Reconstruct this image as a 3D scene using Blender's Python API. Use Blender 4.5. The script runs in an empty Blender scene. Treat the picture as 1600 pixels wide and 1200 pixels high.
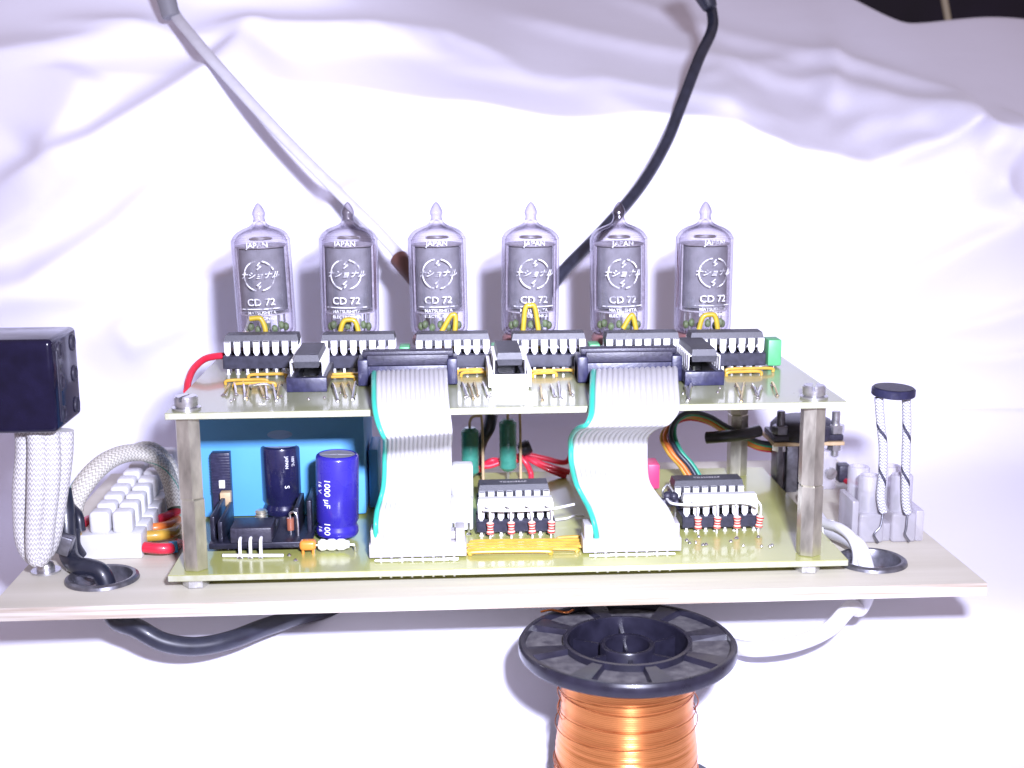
import bpy, bmesh, math, random
from mathutils import Vector, Matrix
random.seed(7)
PI = math.pi
S = 0.001                      # everything below is written in millimetres
SC = bpy.context.scene
COL = SC.collection

# ------------------------------------------------------------------ camera
FPX = 2043.14                  # focal length in pixels of a 1600 wide picture
CAM = Vector((65.282, -298.636, 104.816))
pitch, yaw, roll = 0.197855, 0.050683, -0.0064795
fw = Vector((math.sin(yaw)*math.cos(pitch), math.cos(yaw)*math.cos(pitch), -math.sin(pitch)))
rt0 = Vector((math.cos(yaw), -math.sin(yaw), 0)); up0 = rt0.cross(fw)
rt = math.cos(roll)*rt0 + math.sin(roll)*up0
up = -math.sin(roll)*rt0 + math.cos(roll)*up0
cd = bpy.data.cameras.new('camera'); cam = bpy.data.objects.new('camera', cd); COL.objects.link(cam)
cam.matrix_world = Matrix(((rt.x, up.x, -fw.x, CAM.x*S), (rt.y, up.y, -fw.y, CAM.y*S), (rt.z, up.z, -fw.z, CAM.z*S), (0, 0, 0, 1)))
cd.sensor_width = 36; cd.lens = FPX/1600*36; cd.clip_start = 0.01; cd.clip_end = 20
cd.dof.use_dof = True; cd.dof.focus_distance = 0.335; cd.dof.aperture_fstop = 20
SC.camera = cam

# ------------------------------------------------------------------ world and flash
w = bpy.data.worlds.new('World'); SC.world = w; w.use_nodes = True
bg = w.node_tree.nodes['Background']; bg.inputs[0].default_value = (1.0, 0.80, 0.91, 1); bg.inputs[1].default_value = 0.385
fl = bpy.data.lights.new('camera_flash', 'AREA'); fl.shape = 'RECTANGLE'; fl.size = 0.024; fl.size_y = 0.016
fl.energy = 0.84; fl.spread = math.radians(76); fl.color = (0.77, 0.78, 1.0)
flo = bpy.data.objects.new('camera_flash', fl); COL.objects.link(flo)
FP = CAM + rt*40 + up*46
d = (Vector((85, 60, 40)) - FP).normalized()
flo.location = FP*S; flo.rotation_euler = d.to_track_quat('-Z', 'Y').to_euler()
SC.view_settings.view_transform = 'Standard'; SC.view_settings.look = 'None'
SC.view_settings.exposure = 0.0; SC.view_settings.gamma = 1.0; SC.view_settings.use_curve_mapping = False
SC.cycles.max_bounces = 10; SC.cycles.transparent_max_bounces = 24; SC.cycles.caustics_reflective = False
SC.cycles.use_denoising = True; SC.cycles.sample_clamp_indirect = 6

def at(px, py, **k):
    """the point where the sight line through a pixel of the 1600 x 1200 picture meets a plane x=, y= or z= (mm)"""
    dr = fw + rt*((px-800)/FPX) - up*((py-600)/FPX)
    ax, v = list(k.items())[0]; i = 'xyz'.index(ax)
    return CAM + dr*((v-CAM[i])/dr[i])

# ------------------------------------------------------------------ materials
MC = {}
def mat(name, col, rough=.5, metal=0, var=0, scale=200, bump=0, bscale=800, coat=0, spec=.5, sss=0, stretch=None, col2=None):
    if name in MC: return MC[name]
    m = bpy.data.materials.new(name); m.use_nodes = True; nt = m.node_tree
    p = nt.nodes['Principled BSDF']
    p.inputs['Base Color'].default_value = (*col, 1); p.inputs['Roughness'].default_value = rough
    p.inputs['Metallic'].default_value = metal; p.inputs['Coat Weight'].default_value = coat
    p.inputs['Coat Roughness'].default_value = .08
    p.inputs['Specular IOR Level'].default_value = spec
    if sss:
        p.inputs['Subsurface Weight'].default_value = sss; p.inputs['Subsurface Radius'].default_value = (.002, .002, .002); p.inputs['Subsurface Scale'].default_value = .5
    tc = nt.nodes.new('ShaderNodeTexCoord'); mp = nt.nodes.new('ShaderNodeMapping')
    nt.links.new(tc.outputs['Object'], mp.inputs[0])
    if stretch: mp.inputs['Scale'].default_value = stretch
    if var or col2:
        n = nt.nodes.new('ShaderNodeTexNoise'); n.inputs['Scale'].default_value = scale; n.inputs['Detail'].default_value = 6
        nt.links.new(mp.outputs[0], n.inputs['Vector'])
        r = nt.nodes.new('ShaderNodeValToRGB'); r.color_ramp.elements[0].position = .3; r.color_ramp.elements[1].position = .72
        c2 = col2 or tuple(min(1, c*(1+var)) for c in col); c1 = col if col2 else tuple(c*(1-var) for c in col)
        r.color_ramp.elements[0].color = (*c1, 1); r.color_ramp.elements[1].color = (*c2, 1)
        nt.links.new(n.outputs['Fac'], r.inputs[0]); nt.links.new(r.outputs[0], p.inputs['Base Color'])
        mr = nt.nodes.new('ShaderNodeMapRange'); mr.inputs['To Min'].default_value = max(.02, rough-.1); mr.inputs['To Max'].default_value = min(1, rough+.12)
        nt.links.new(n.outputs['Fac'], mr.inputs['Value']); nt.links.new(mr.outputs[0], p.inputs['Roughness'])
    if bump:
        n2 = nt.nodes.new('ShaderNodeTexNoise'); n2.inputs['Scale'].default_value = bscale; n2.inputs['Detail'].default_value = 4
        nt.links.new(mp.outputs[0], n2.inputs['Vector'])
        b = nt.nodes.new('ShaderNodeBump'); b.inputs['Strength'].default_value = bump; b.inputs['Distance'].default_value = .0003
        nt.links.new(n2.outputs['Fac'], b.inputs['Height']); nt.links.new(b.outputs[0], p.inputs['Normal'])
    MC[name] = m; return m

BLK = mat('black_plastic', (.028, .026, .045), .42, var=.35, scale=900, bump=.25, bscale=2500)
CHIPM = mat('chip_plastic', (.05, .05, .062), .5, var=.25, scale=1200, bump=.2, bscale=3000)
SOCK = mat('socket_plastic', (.022, .022, .04), .4, var=.3, scale=900)
SOCKB = mat('navy_plastic', (.02, .02, .055), .38, var=.25, scale=700, bump=.2)
PIN = mat('tinned_metal', (.86, .86, .88), .32, 1, var=.1, scale=1500)
PINW = mat('tinned_leg', (.82, .82, .84), .42, .15, var=.1, scale=1500)
SOLD = mat('solder', (.80, .80, .82), .22, 1, var=.12, scale=2000, bump=.3)
GOLDW = mat('gold_wire', (.72, .58, .28), .3, .9, var=.2, scale=800)
YEL = mat('yellow_sleeve', (.42, .31, .02), .45, var=.12, scale=500, coat=.3)
YELW = mat('yellow_wire', (.50, .30, .04), .35, var=.15, scale=400, coat=.4)
RED = mat('red_wire', (.62, .02, .05), .4, var=.12, coat=.4)
GRN = mat('green_plastic', (.10, .40, .17), .45, var=.1, scale=500, sss=.1)
TEAL = mat('green_resistor', (.04, .22, .16), .35, var=.15, scale=700, coat=.5)
BLUE = mat('blue_plastic', (.10, .36, .70), .45, var=.04, scale=60)
NAVY = mat('navy_sleeve', (.012, .012, .05), .22, coat=.7, var=.2)
CAPB = mat('blue_sleeve', (.03, .022, .30), .26, coat=.6, var=.08, scale=200)
WHT = mat('white_print', (.80, .80, .83), .6)
def worn_mat():
    m = WHT.copy(); m.name = 'worn_white_print'; nt = m.node_tree; p = nt.nodes['Principled BSDF']
    n = nt.nodes.new('ShaderNodeTexNoise'); n.inputs['Scale'].default_value = 420; n.inputs['Detail'].default_value = 3
    oi = nt.nodes.new('ShaderNodeObjectInfo'); tc = nt.nodes.new('ShaderNodeTexCoord'); va = nt.nodes.new('ShaderNodeVectorMath'); va.operation = 'ADD'
    nt.links.new(tc.outputs['Object'], va.inputs[0]); nt.links.new(oi.outputs['Random'], va.inputs[1]); nt.links.new(va.outputs[0], n.inputs['Vector'])
    r = nt.nodes.new('ShaderNodeValToRGB'); r.color_ramp.elements[0].position = .40; r.color_ramp.elements[0].color = (.12, .12, .12, 1); r.color_ramp.elements[1].position = .52; r.color_ramp.elements[1].color = (.95, .95, .95, 1)
    nt.links.new(n.outputs['Fac'], r.inputs[0]); nt.links.new(r.outputs[0], p.inputs['Alpha']); return m
WORN = worn_mat()
WHP = mat('white_plastic', (.68, .68, .69), .4, var=.05, scale=300, sss=.15)
GREY = mat('grey_plastic', (.46, .44, .45), .45, var=.08, scale=400)
BRASS = mat('nickel_brass', (.66, .64, .54), .34, .9, var=.4, scale=260, bump=.5, bscale=500, stretch=(1, 1, .35))
STEEL = mat('steel', (.62, .62, .64), .3, .9, var=.2, scale=700, bump=.2)
DSTEEL = mat('dark_steel', (.20, .20, .23), .35, .8, var=.3, scale=500, bump=.2)
ORG = mat('orange_resin', (.75, .26, .04), .35, var=.1, coat=.5)
RBODY = mat('beige_resin', (.78, .55, .45), .4, var=.06)
RBAND = mat('red_band', (.50, .03, .03), .4)
RUB = mat('black_rubber', (.016, .018, .032), .38, var=.25, scale=300, coat=.25)
WCAB = mat('white_cable', (.72, .72, .74), .45, var=.04, scale=200)
TAN = mat('tan_laminate', (.52, .38, .22), .5, var=.15, scale=600)
COPPER_EDGE = mat('dark_red_base', (.24, .11, .11), .45, var=.3)
ANODE = mat('anode_mesh', (.215, .215, .24), .5, .15, var=.22, scale=260, bump=.5, bscale=6000)
MICA = mat('mica', (.62, .60, .64), .25, .2, var=.2, scale=900)
DUST = mat('dusty_plastic', (.05, .046, .058), .6, scale=420, col2=(.13, .125, .13), bump=.3, bscale=1800)
SPOOLM = mat('spool_plastic', (.015, .014, .026), .3, var=.3, scale=260, coat=.1)
ORW = mat('orange_wire', (.70, .18, .03), .4, coat=.4, var=.1)
GRW = mat('green_wire', (.02, .30, .18), .4, coat=.4, var=.1)
DRKG = mat('dark_wire', (.02, .03, .05), .4, coat=.3, var=.2)
BLUEW = mat('blue_wire', (.02, .22, .42), .4, coat=.4, var=.1)

def board_mat(name, c1, c2):
    m = mat(name, c1, .3, col2=c2, scale=45, coat=.5, stretch=(1, 1, 1)); return m
PCB_L = board_mat('laminate_yellow_green', (.36, .38, .10), (.47, .49, .17))
PCB_U = board_mat('laminate_grey_green', (.24, .26, .12), (.33, .35, .20))

def glass_mat(name='clear_glass', c0=(.97, .965, .98), c1=(.90, .885, .91), g0=.08):
    m = bpy.data.materials.new(name); m.use_nodes = True; nt = m.node_tree; nt.nodes.clear()
    o = nt.nodes.new('ShaderNodeOutputMaterial'); mx = nt.nodes.new('ShaderNodeMixShader')
    t = nt.nodes.new('ShaderNodeBsdfTransparent'); g = nt.nodes.new('ShaderNodeBsdfGlossy'); g.inputs['Roughness'].default_value = .06
    g.inputs['Color'].default_value = (.95, .93, 1, 1)
    lw = nt.nodes.new('ShaderNodeLayerWeight'); lw.inputs['Blend'].default_value = .5
    rp = nt.nodes.new('ShaderNodeValToRGB')
    rp.color_ramp.elements[0].position = .42; rp.color_ramp.elements[0].color = (*c0, 1)
    e_ = rp.color_ramp.elements.new(.55); e_.color = (*c1, 1)
    rp.color_ramp.elements[0].position = .12
    rp.color_ramp.elements[2].position = 1; rp.color_ramp.elements[2].color = (.30, .27, .33, 1)
    nt.links.new(lw.outputs['Facing'], rp.inputs[0]); nt.links.new(rp.outputs[0], t.inputs[0])
    fr = nt.nodes.new('ShaderNodeValToRGB'); fr.color_ramp.elements[0].color = (g0, g0, g0, 1); fr.color_ramp.elements[0].position = .45
    fr.color_ramp.elements[1].color = (.5, .5, .5, 1); nt.links.new(lw.outputs['Facing'], fr.inputs[0])
    tc = nt.nodes.new('ShaderNodeTexCoord'); n = nt.nodes.new('ShaderNodeTexNoise'); n.inputs['Scale'].default_value = 160
    b = nt.nodes.new('ShaderNodeBump'); b.inputs['Strength'].default_value = .25; b.inputs['Distance'].default_value = .0006
    nt.links.new(tc.outputs['Object'], n.inputs['Vector']); nt.links.new(n.outputs['Fac'], b.inputs['Height'])
    nt.links.new(b.outputs[0], g.inputs['Normal']); nt.links.new(b.outputs[0], lw.inputs['Normal'])
    nt.links.new(fr.outputs[0], mx.inputs[0]); nt.links.new(t.outputs[0], mx.inputs[1]); nt.links.new(g.outputs[0], mx.inputs[2])
    nt.links.new(mx.outputs[0], o.inputs[0]); return m
GLASS = glass_mat(); GLTIP = glass_mat('thick_glass', (.84, .82, .86), (.58, .56, .62), .12)

def frost_mat():
    m = bpy.data.materials.new('translucent_plastic'); m.use_nodes = True; nt = m.node_tree; nt.nodes.clear()
    o = nt.nodes.new('ShaderNodeOutputMaterial'); mx = nt.nodes.new('ShaderNodeMixShader'); mx.inputs[0].default_value = .42
    t = nt.nodes.new('ShaderNodeBsdfTransparent'); t.inputs[0].default_value = (.90, .88, .92, 1)
    p = nt.nodes.new('ShaderNodeBsdfPrincipled'); p.inputs['Base Color'].default_value = (.66, .65, .68, 1); p.inputs['Roughness'].default_value = .3
    nt.links.new(t.outputs[0], mx.inputs[1]); nt.links.new(p.outputs[0], mx.inputs[2]); nt.links.new(mx.outputs[0], o.inputs[0]); return m
FROST = frost_mat()

def uvpattern(name, kind, c1, c2, su, sv, rough=.55, accent=None, metal=0):
    """braids and windings: patterns that run along a tube's own UV (u round, v along in mm)"""
    m = bpy.data.materials.new(name); m.use_nodes = True; nt = m.node_tree; p = nt.nodes['Principled BSDF']
    p.inputs['Roughness'].default_value = rough; p.inputs['Metallic'].default_value = metal
    uv = nt.nodes.new('ShaderNodeUVMap'); mp = nt.nodes.new('ShaderNodeMapping'); nt.links.new(uv.outputs[0], mp.inputs[0])
    mp.inputs['Scale'].default_value = (su, sv, 1)
    sx = nt.nodes.new('ShaderNodeSeparateXYZ'); nt.links.new(mp.outputs[0], sx.inputs[0])
    def math_(op, a, b=None):
        n = nt.nodes.new('ShaderNodeMath'); n.operation = op
        for i, v in enumerate((a, b)):
            if v is None: continue
            if isinstance(v, (int, float)): n.inputs[i].default_value = v
            else: nt.links.new(v, n.inputs[i])
        return n.outputs[0]
    if kind == 'braid':         # zigzag rows
        zz = math_('PINGPONG', sx.outputs[0], .5)
        ph = math_('ADD', sx.outputs[1], math_('MULTIPLY', zz, 1.3))
        h = math_('SINE', math_('MULTIPLY', ph, 2*PI))
    else:
        h = math_('SINE', math_('MULTIPLY', sx.outputs[1], 2*PI))
    f = math_('MULTIPLY_ADD', h, .5); f.node.inputs[2].default_value = .5
    r = nt.nodes.new('ShaderNodeValToRGB'); r.color_ramp.elements[0].color = (*c2, 1); r.color_ramp.elements[1].color = (*c1, 1)
    r.color_ramp.elements[0].position = .0; r.color_ramp.elements[1].position = .45
    nt.links.new(f, r.inputs[0]); out = r.outputs[0]
    if accent:                 # one spiralling coloured thread
        sp = math_('FRACT', math_('ADD', math_('MULTIPLY', sx.outputs[0], accent[1]/su), math_('MULTIPLY', sx.outputs[1], accent[2]/sv)))
        msk = math_('LESS_THAN', sp, accent[3])
        mix = nt.nodes.new('ShaderNodeMix'); mix.data_type = 'RGBA'; nt.links.new(msk, mix.inputs[0])
        nt.links.new(out, mix.inputs[6]); mix.inputs[7].default_value = (*accent[0], 1); out = mix.outputs[2]
    nt.links.new(out, p.inputs['Base Color'])
    b = nt.nodes.new('ShaderNodeBump'); b.inputs['Strength'].default_value = .7; b.inputs['Distance'].default_value = .0002
    nt.links.new(f, b.inputs['Height']); nt.links.new(b.outputs[0], p.inputs['Normal'])
    return m
BRAID = uvpattern('white_braid', 'braid', (.68, .67, .66), (.33, .32, .32), 14, .8)
BRAID2 = uvpattern('cream_braid', 'braid', (.66, .64, .57), (.34, .32, .27), 14, .8, accent=((.12, .36, .28), 1, .02, .025))
BRAIDL = uvpattern('speckled_braid', 'braid', (.66, .66, .70), (.20, .20, .24), 6, 1.15, accent=((.05, .05, .08), 1, .085, .13))
COIL = uvpattern('copper_windings', 'coil', (.88, .36, .12), (.62, .20, .06), 1, 2.2, rough=.34, metal=.95)
_p = COIL.node_tree.nodes['Principled BSDF']; _p.inputs['Anisotropic'].default_value = .8; _p.inputs['Anisotropic Rotation'].default_value = .25
_t = COIL.node_tree.nodes.new('ShaderNodeTangent'); _t.direction_type = 'RADIAL'; _t.axis = 'Z'; COIL.node_tree.links.new(_t.outputs[0], _p.inputs['Tangent'])
COIL.node_tree.nodes['Bump'].inputs['Strength'].default_value = .22

def ply_mats():
    m = mat('plywood_face', (.58, .55, .44), .55, scale=30, col2=(.68, .65, .55), stretch=(.25, 5, 5), bump=.25, bscale=160)
    e = bpy.data.materials.new('plywood_edge'); e.use_nodes = True; nt = e.node_tree; p = nt.nodes['Principled BSDF']; p.inputs['Roughness'].default_value = .7
    tc = nt.nodes.new('ShaderNodeTexCoord'); mp = nt.nodes.new('ShaderNodeMapping'); mp.inputs['Scale'].default_value = (25, 25, 900)
    nt.links.new(tc.outputs['Object'], mp.inputs[0]); n = nt.nodes.new('ShaderNodeTexNoise'); n.inputs['Scale'].default_value = 1; n.inputs['Detail'].default_value = 5
    nt.links.new(mp.outputs[0], n.inputs['Vector']); r = nt.nodes.new('ShaderNodeValToRGB')
    r.color_ramp.elements[0].position = .35; r.color_ramp.elements[0].color = (.40, .32, .24, 1); r.color_ramp.elements[1].position = .55; r.color_ramp.elements[1].color = (.64, .60, .53, 1)
    nt.links.new(n.outputs['Fac'], r.inputs[0]); nt.links.new(r.outputs[0], p.inputs['Base Color']); return m, e
PLY, PLYE = ply_mats()

def cloth_mat():
    m = bpy.data.materials.new('white_cotton'); m.use_nodes = True; nt = m.node_tree; p = nt.nodes['Principled BSDF']
    p.inputs['Base Color'].default_value = (.83, .83, .95, 1); p.inputs['Roughness'].default_value = .85; p.inputs['Sheen Weight'].default_value = .15
    p.inputs['Specular IOR Level'].default_value = .2
    tc = nt.nodes.new('ShaderNodeTexCoord'); b = None
    for sc_, st, ds in ((55, .25, .0012), (2600, .12, .0001)):
        n = nt.nodes.new('ShaderNodeTexNoise'); n.inputs['Scale'].default_value = sc_; n.inputs['Detail'].default_value = 4
        nt.links.new(tc.outputs['Object'], n.inputs['Vector'])
        bb = nt.nodes.new('ShaderNodeBump'); bb.inputs['Strength'].default_value = st; bb.inputs['Distance'].default_value = ds
        nt.links.new(n.outputs['Fac'], bb.inputs['Height'])
        if b: nt.links.new(b.outputs[0], bb.inputs['Normal'])
        b = bb
    nt.links.new(b.outputs[0], p.inputs['Normal']); return m
CLOTH = cloth_mat()

# ------------------------------------------------------------------ mesh builder
class MB:
    def __init__(s): s.v = []; s.f = []; s.uv = []; s.mi = []
    def add(s, vs, fs, uvs=None, mi=0, M=None):
        o = len(s.v)
        for q in vs:
            q = Vector(q); s.v.append(M @ q if M else q)
        for k, fc in enumerate(fs):
            s.f.append([i+o for i in fc]); s.mi.append(mi)
            s.uv.append(uvs[k] if uvs else [(0, 0)]*len(fc))
        return s
    def box(s, x0, x1, y0, y1, z0, z1, bev=0, M=None, mi=0, seg=2):
        bm = bmesh.new(); bmesh.ops.create_cube(bm, size=1)
        for v in bm.verts: v.co = Vector(((x0+x1)/2+v.co.x*(x1-x0), (y0+y1)/2+v.co.y*(y1-y0), (z0+z1)/2+v.co.z*(z1-z0)))
        if bev: bmesh.ops.bevel(bm, geom=bm.edges[:], offset=bev, segments=seg, affect='EDGES', profile=.5)
        return s.frombm(bm, M, mi)
    def frombm(s, bm, M=None, mi=0):
        bm.verts.index_update(); s.add([v.co.copy() for v in bm.verts], [[v.index for v in f.verts] for f in bm.faces], None, mi, M); bm.free(); return s
    def lathe(s, prof, c=(0, 0, 0), n=24, M=None, mi=0, sv=1):
        c = Vector(c); vs = []; fs = []; uvs = []; L = 0; Ls = []
        for k, (r, z) in enumerate(prof):
            if k: L += math.hypot(r-prof[k-1][0], z-prof[k-1][1])
            Ls.append(L)
            for i in range(n): a = 2*PI*i/n; vs.append(c+Vector((r*math.cos(a), r*math.sin(a), z)))
        for k in range(len(prof)-1):
            for i in range(n):
                j = (i+1) % n; fs.append([k*n+i, k*n+j, (k+1)*n+j, (k+1)*n+i])
                uvs.append([(i/n, Ls[k]), ((i+1)/n, Ls[k]), ((i+1)/n, Ls[k+1]), (i/n, Ls[k+1])])
        return s.add(vs, fs, uvs, mi, M)
    def cyl(s, p0, p1, r0, r1=None, n=14, mi=0, bev=0):
        p0 = Vector(p0); p1 = Vector(p1); r1 = r0 if r1 is None else r1; L = (p1-p0).length
        q = (p1-p0).to_track_quat('Z', 'Y').to_matrix().to_4x4(); M = Matrix.Translation(p0) @ q
        if bev: pr = [(0, 0), (r0-bev, 0), (r0, bev), (r1, L-bev), (r1-bev, L), (0, L)]
        else: pr = [(0, 0), (r0, 0), (r1, L), (0, L)]
        return s.lathe(pr, n=n, M=M, mi=mi)
    def tube(s, path, r, n=10, mi=0, flat=1, caps=True, flatdir=None):
        P = [Vector(p) for p in path]; R = r if isinstance(r, (list, tuple)) else [r]*len(P); vs = []; fs = []; uvs = []; L = [0]
        for k in range(1, len(P)): L.append(L[-1]+(P[k]-P[k-1]).length)
        T = [(P[min(k+1, len(P)-1)]-P[max(k-1, 0)]).normalized() for k in range(len(P))]
        a = Vector(flatdir) if flatdir else Vector((0, 0, 1))
        if abs(T[0].dot(a)) > .95 and not flatdir: a = Vector((1, 0, 0))
        N = (a-T[0]*a.dot(T[0])).normalized()
        for k, p in enumerate(P):
            N = (N-T[k]*N.dot(T[k])); N.normalize(); B = T[k].cross(N)
            for i in range(n):
                t = 2*PI*i/n; vs.append(p+N*(R[k]*flat*math.cos(t))+B*(R[k]*math.sin(t)))
        for k in range(len(P)-1):
            for i in range(n):
                j = (i+1) % n; fs.append([k*n+i, k*n+j, (k+1)*n+j, (k+1)*n+i])
                uvs.append([(i/n, L[k]), ((i+1)/n, L[k]), ((i+1)/n, L[k+1]), (i/n, L[k+1])])
        if caps:
            e = (len(P)-1)*n; fs += [list(range(n))[::-1], [e+i for i in range(n)]]; uvs += [[(0, 0)]*n]*2
        return s.add(vs, fs, uvs, mi)
    def prism(s, poly, z0, z1, M=None, mi=0):
        n = len(poly); vs = [(x, y, z0) for x, y in poly]+[(x, y, z1) for x, y in poly]
        fs = [list(range(n))[::-1], list(range(n, 2*n))]+[[i, (i+1) % n, n+(i+1) % n, n+i] for i in range(n)]
        return s.add(vs, fs, None, mi, M)
    def ball(s, c, r, sc=(1, 1, 1), n=10, mi=0):
        pr = [(max(0, r*math.sin(PI*k/n)), -r*math.cos(PI*k/n)) for k in range(n+1)]
        M = Matrix.Translation(Vector(c)) @ Matrix.Diagonal((*sc, 1)); return s.lathe(pr, n=n+4, M=M, mi=mi)
    def build(s, name, m, parent=None, sharp=38):
        me = bpy.data.meshes.new(name); me.from_pydata([v*S for v in s.v], [], s.f)
        ms = m if isinstance(m, (list, tuple)) else [m]
        for q in ms: me.materials.append(q)
        ul = me.uv_layers.new(name='UVMap'); k = 0
        for pi, poly in enumerate(me.polygons):
            poly.material_index = s.mi[pi]; poly.use_smooth = True
            for j in range(poly.loop_total): ul.data[poly.loop_start+j].uv = s.uv[pi][j]
        bm = bmesh.new(); bm.from_mesh(me); bmesh.ops.remove_doubles(bm, verts=bm.verts, dist=1e-7)
        bmesh.ops.recalc_face_normals(bm, faces=bm.faces); bm.to_mesh(me); bm.free()
        me.set_sharp_from_angle(angle=math.radians(sharp))
        o = bpy.data.objects.new(name, me); COL.objects.link(o)
        if parent: o.parent = parent
        return o

def tag(o, label=None, cat=None, group=None, kind=None):
    if label: o['label'] = label
    if cat: o['category'] = cat
    if group: o['group'] = group
    if kind: o['kind'] = kind
    return o
THINGS = []
def thing(name, label, cat, group=None, loc=(0, 0, 0), rz=0):
    o = bpy.data.objects.new(name, None); COL.objects.link(o); o.location = Vector(loc)*S; o.rotation_euler = (0, 0, rz)
    o.empty_display_size = .002
    THINGS.append(o); return tag(o, label, cat, group)
def kids(o): return [c for c in COL.objects if c.parent == o]
def copy_tree(o, parent=None):
    ch = kids(o); c = o.copy(); COL.objects.link(c)
    if parent: c.parent = parent
    for q in ch: copy_tree(q, c)
    return c
def place(o, loc, rz=0, label=None, group=None, tilt=None):
    o.location = Vector(loc)*S; o.rotation_euler = (tilt[0] if tilt else 0, tilt[1] if tilt else 0, rz)
    if label: o['label'] = label
    if group: o['group'] = group
    return o
def settle(o):
    """move a thing built in place so that its origin is at its own base"""
    leaves = []
    def walk(q):
        if q.type == 'MESH': leaves.append(q)
        for c in kids(q): walk(c)
    walk(o)
    vs = [v.co for l in leaves for v in l.data.vertices]
    if not vs: return
    c = Vector(((min(v.x for v in vs)+max(v.x for v in vs))/2, (min(v.y for v in vs)+max(v.y for v in vs))/2, min(v.z for v in vs)))
    done = set()
    for l in leaves:
        if l.data.name in done: continue
        done.add(l.data.name); l.data.transform(Matrix.Translation(-c))
    o.location = c

def catmull(pts, sub=8):
    P = [Vector(p) for p in pts]; P = [2*P[0]-P[1]]+P+[2*P[-1]-P[-2]]; out = []
    for k in range(1, len(P)-2):
        p0, p1, p2, p3 = P[k-1:k+3]
        for i in range(sub):
            t = i/sub; out.append(.5*((2*p1)+(p2-p0)*t+(2*p0-5*p1+4*p2-p3)*t*t+(3*p1-p0-3*p2+p3)*t**3))
    return out+[P[-2]]

def text_geo(txt, size, thick=.03, shear=0, align='CENTER'):
    cu = bpy.data.curves.new('lettering', 'FONT'); cu.body = txt; cu.size = size; cu.align_x = align; cu.align_y = 'CENTER'
    cu.extrude = thick; cu.shear = shear; cu.offset = size*.006; cu.resolution_u = 3
    o = bpy.data.objects.new('lettering', cu); COL.objects.link(o)
    dg = bpy.context.evaluated_depsgraph_get(); dg.update()
    me = o.evaluated_get(dg).to_mesh()
    vs = [v.co.copy() for v in me.vertices]; fs = [list(p.vertices) for p in me.polygons]
    o.evaluated_get(dg).to_mesh_clear(); bpy.data.objects.remove(o); bpy.data.curves.remove(cu)
    return vs, fs

def wrap(vs, r, a0=0, z0=0, rot=0):
    """wrap flat lettering (x across, y up) round a vertical cylinder facing -y"""
    o = []
    for v in vs:
        x, y = (v.x, v.y)
        if rot: x, y = (x*math.cos(rot)-y*math.sin(rot), x*math.sin(rot)+y*math.cos(rot))
        a = a0+x/r; rr = r+.04+v.z; o.append(Vector((rr*math.sin(a), -rr*math.cos(a), z0+y)))
    return o

# ------------------------------------------------------------------ setting: cloth and the dark room behind it
def sstep(a, b, x):
    t = max(0, min(1, (x-a)/(b-a))); return t*t*(3-2*t)
def interp(tab, x):
    if x <= tab[0][0]: return tab[0][1]
    for (a, b), (c, d_) in zip(tab, tab[1:]):
        if x <= c:
            t = (x-a)/(c-a); t = t*t*(3-2*t); return b+(d_-b)*t
    return tab[-1][1]
CREASE = [(-250, 128), (-60, 122), (20, 118), (70, 112), (110, 106), (140, 106), (165, 104), (192, 93), (212, 90), (232, 97), (255, 103), (290, 97), (400, 93)]
LEAN = [(-200, .25), (20, .3), (70, .75), (110, 1), (400, 1)]
def fold(x, z, pts, wd, amp, side=0):
    """soft ridge following a polyline in (x, z)"""
    best = 1e9; sg = 0; tt = 0
    for k in range(len(pts)-1):
        ax, az = pts[k]; bx, bz = pts[k+1]; dx, dz = bx-ax, bz-az; L2 = dx*dx+dz*dz
        t = max(0, min(1, ((x-ax)*dx+(z-az)*dz)/L2)); qx, qz = x-ax-t*dx, z-az-t*dz; dd = math.hypot(qx, qz)
        if dd < best: best = dd; sg = 1 if dx*qz-dz*qx > 0 else -1; tt = (k+t)/(len(pts)-1)
    ends = sstep(0, .2, tt)*(1-sstep(.8, 1, tt)) if side != 2 else 1
    ww = wd*(1.7 if sg > 0 else .6)
    return 2.5*amp*ends*math.exp(-(best/ww)**1.5)
def px2(*pp): return [((at(a, b, y=152)).x, (at(a, b, y=152)).z) for a, b in pp]
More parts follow.
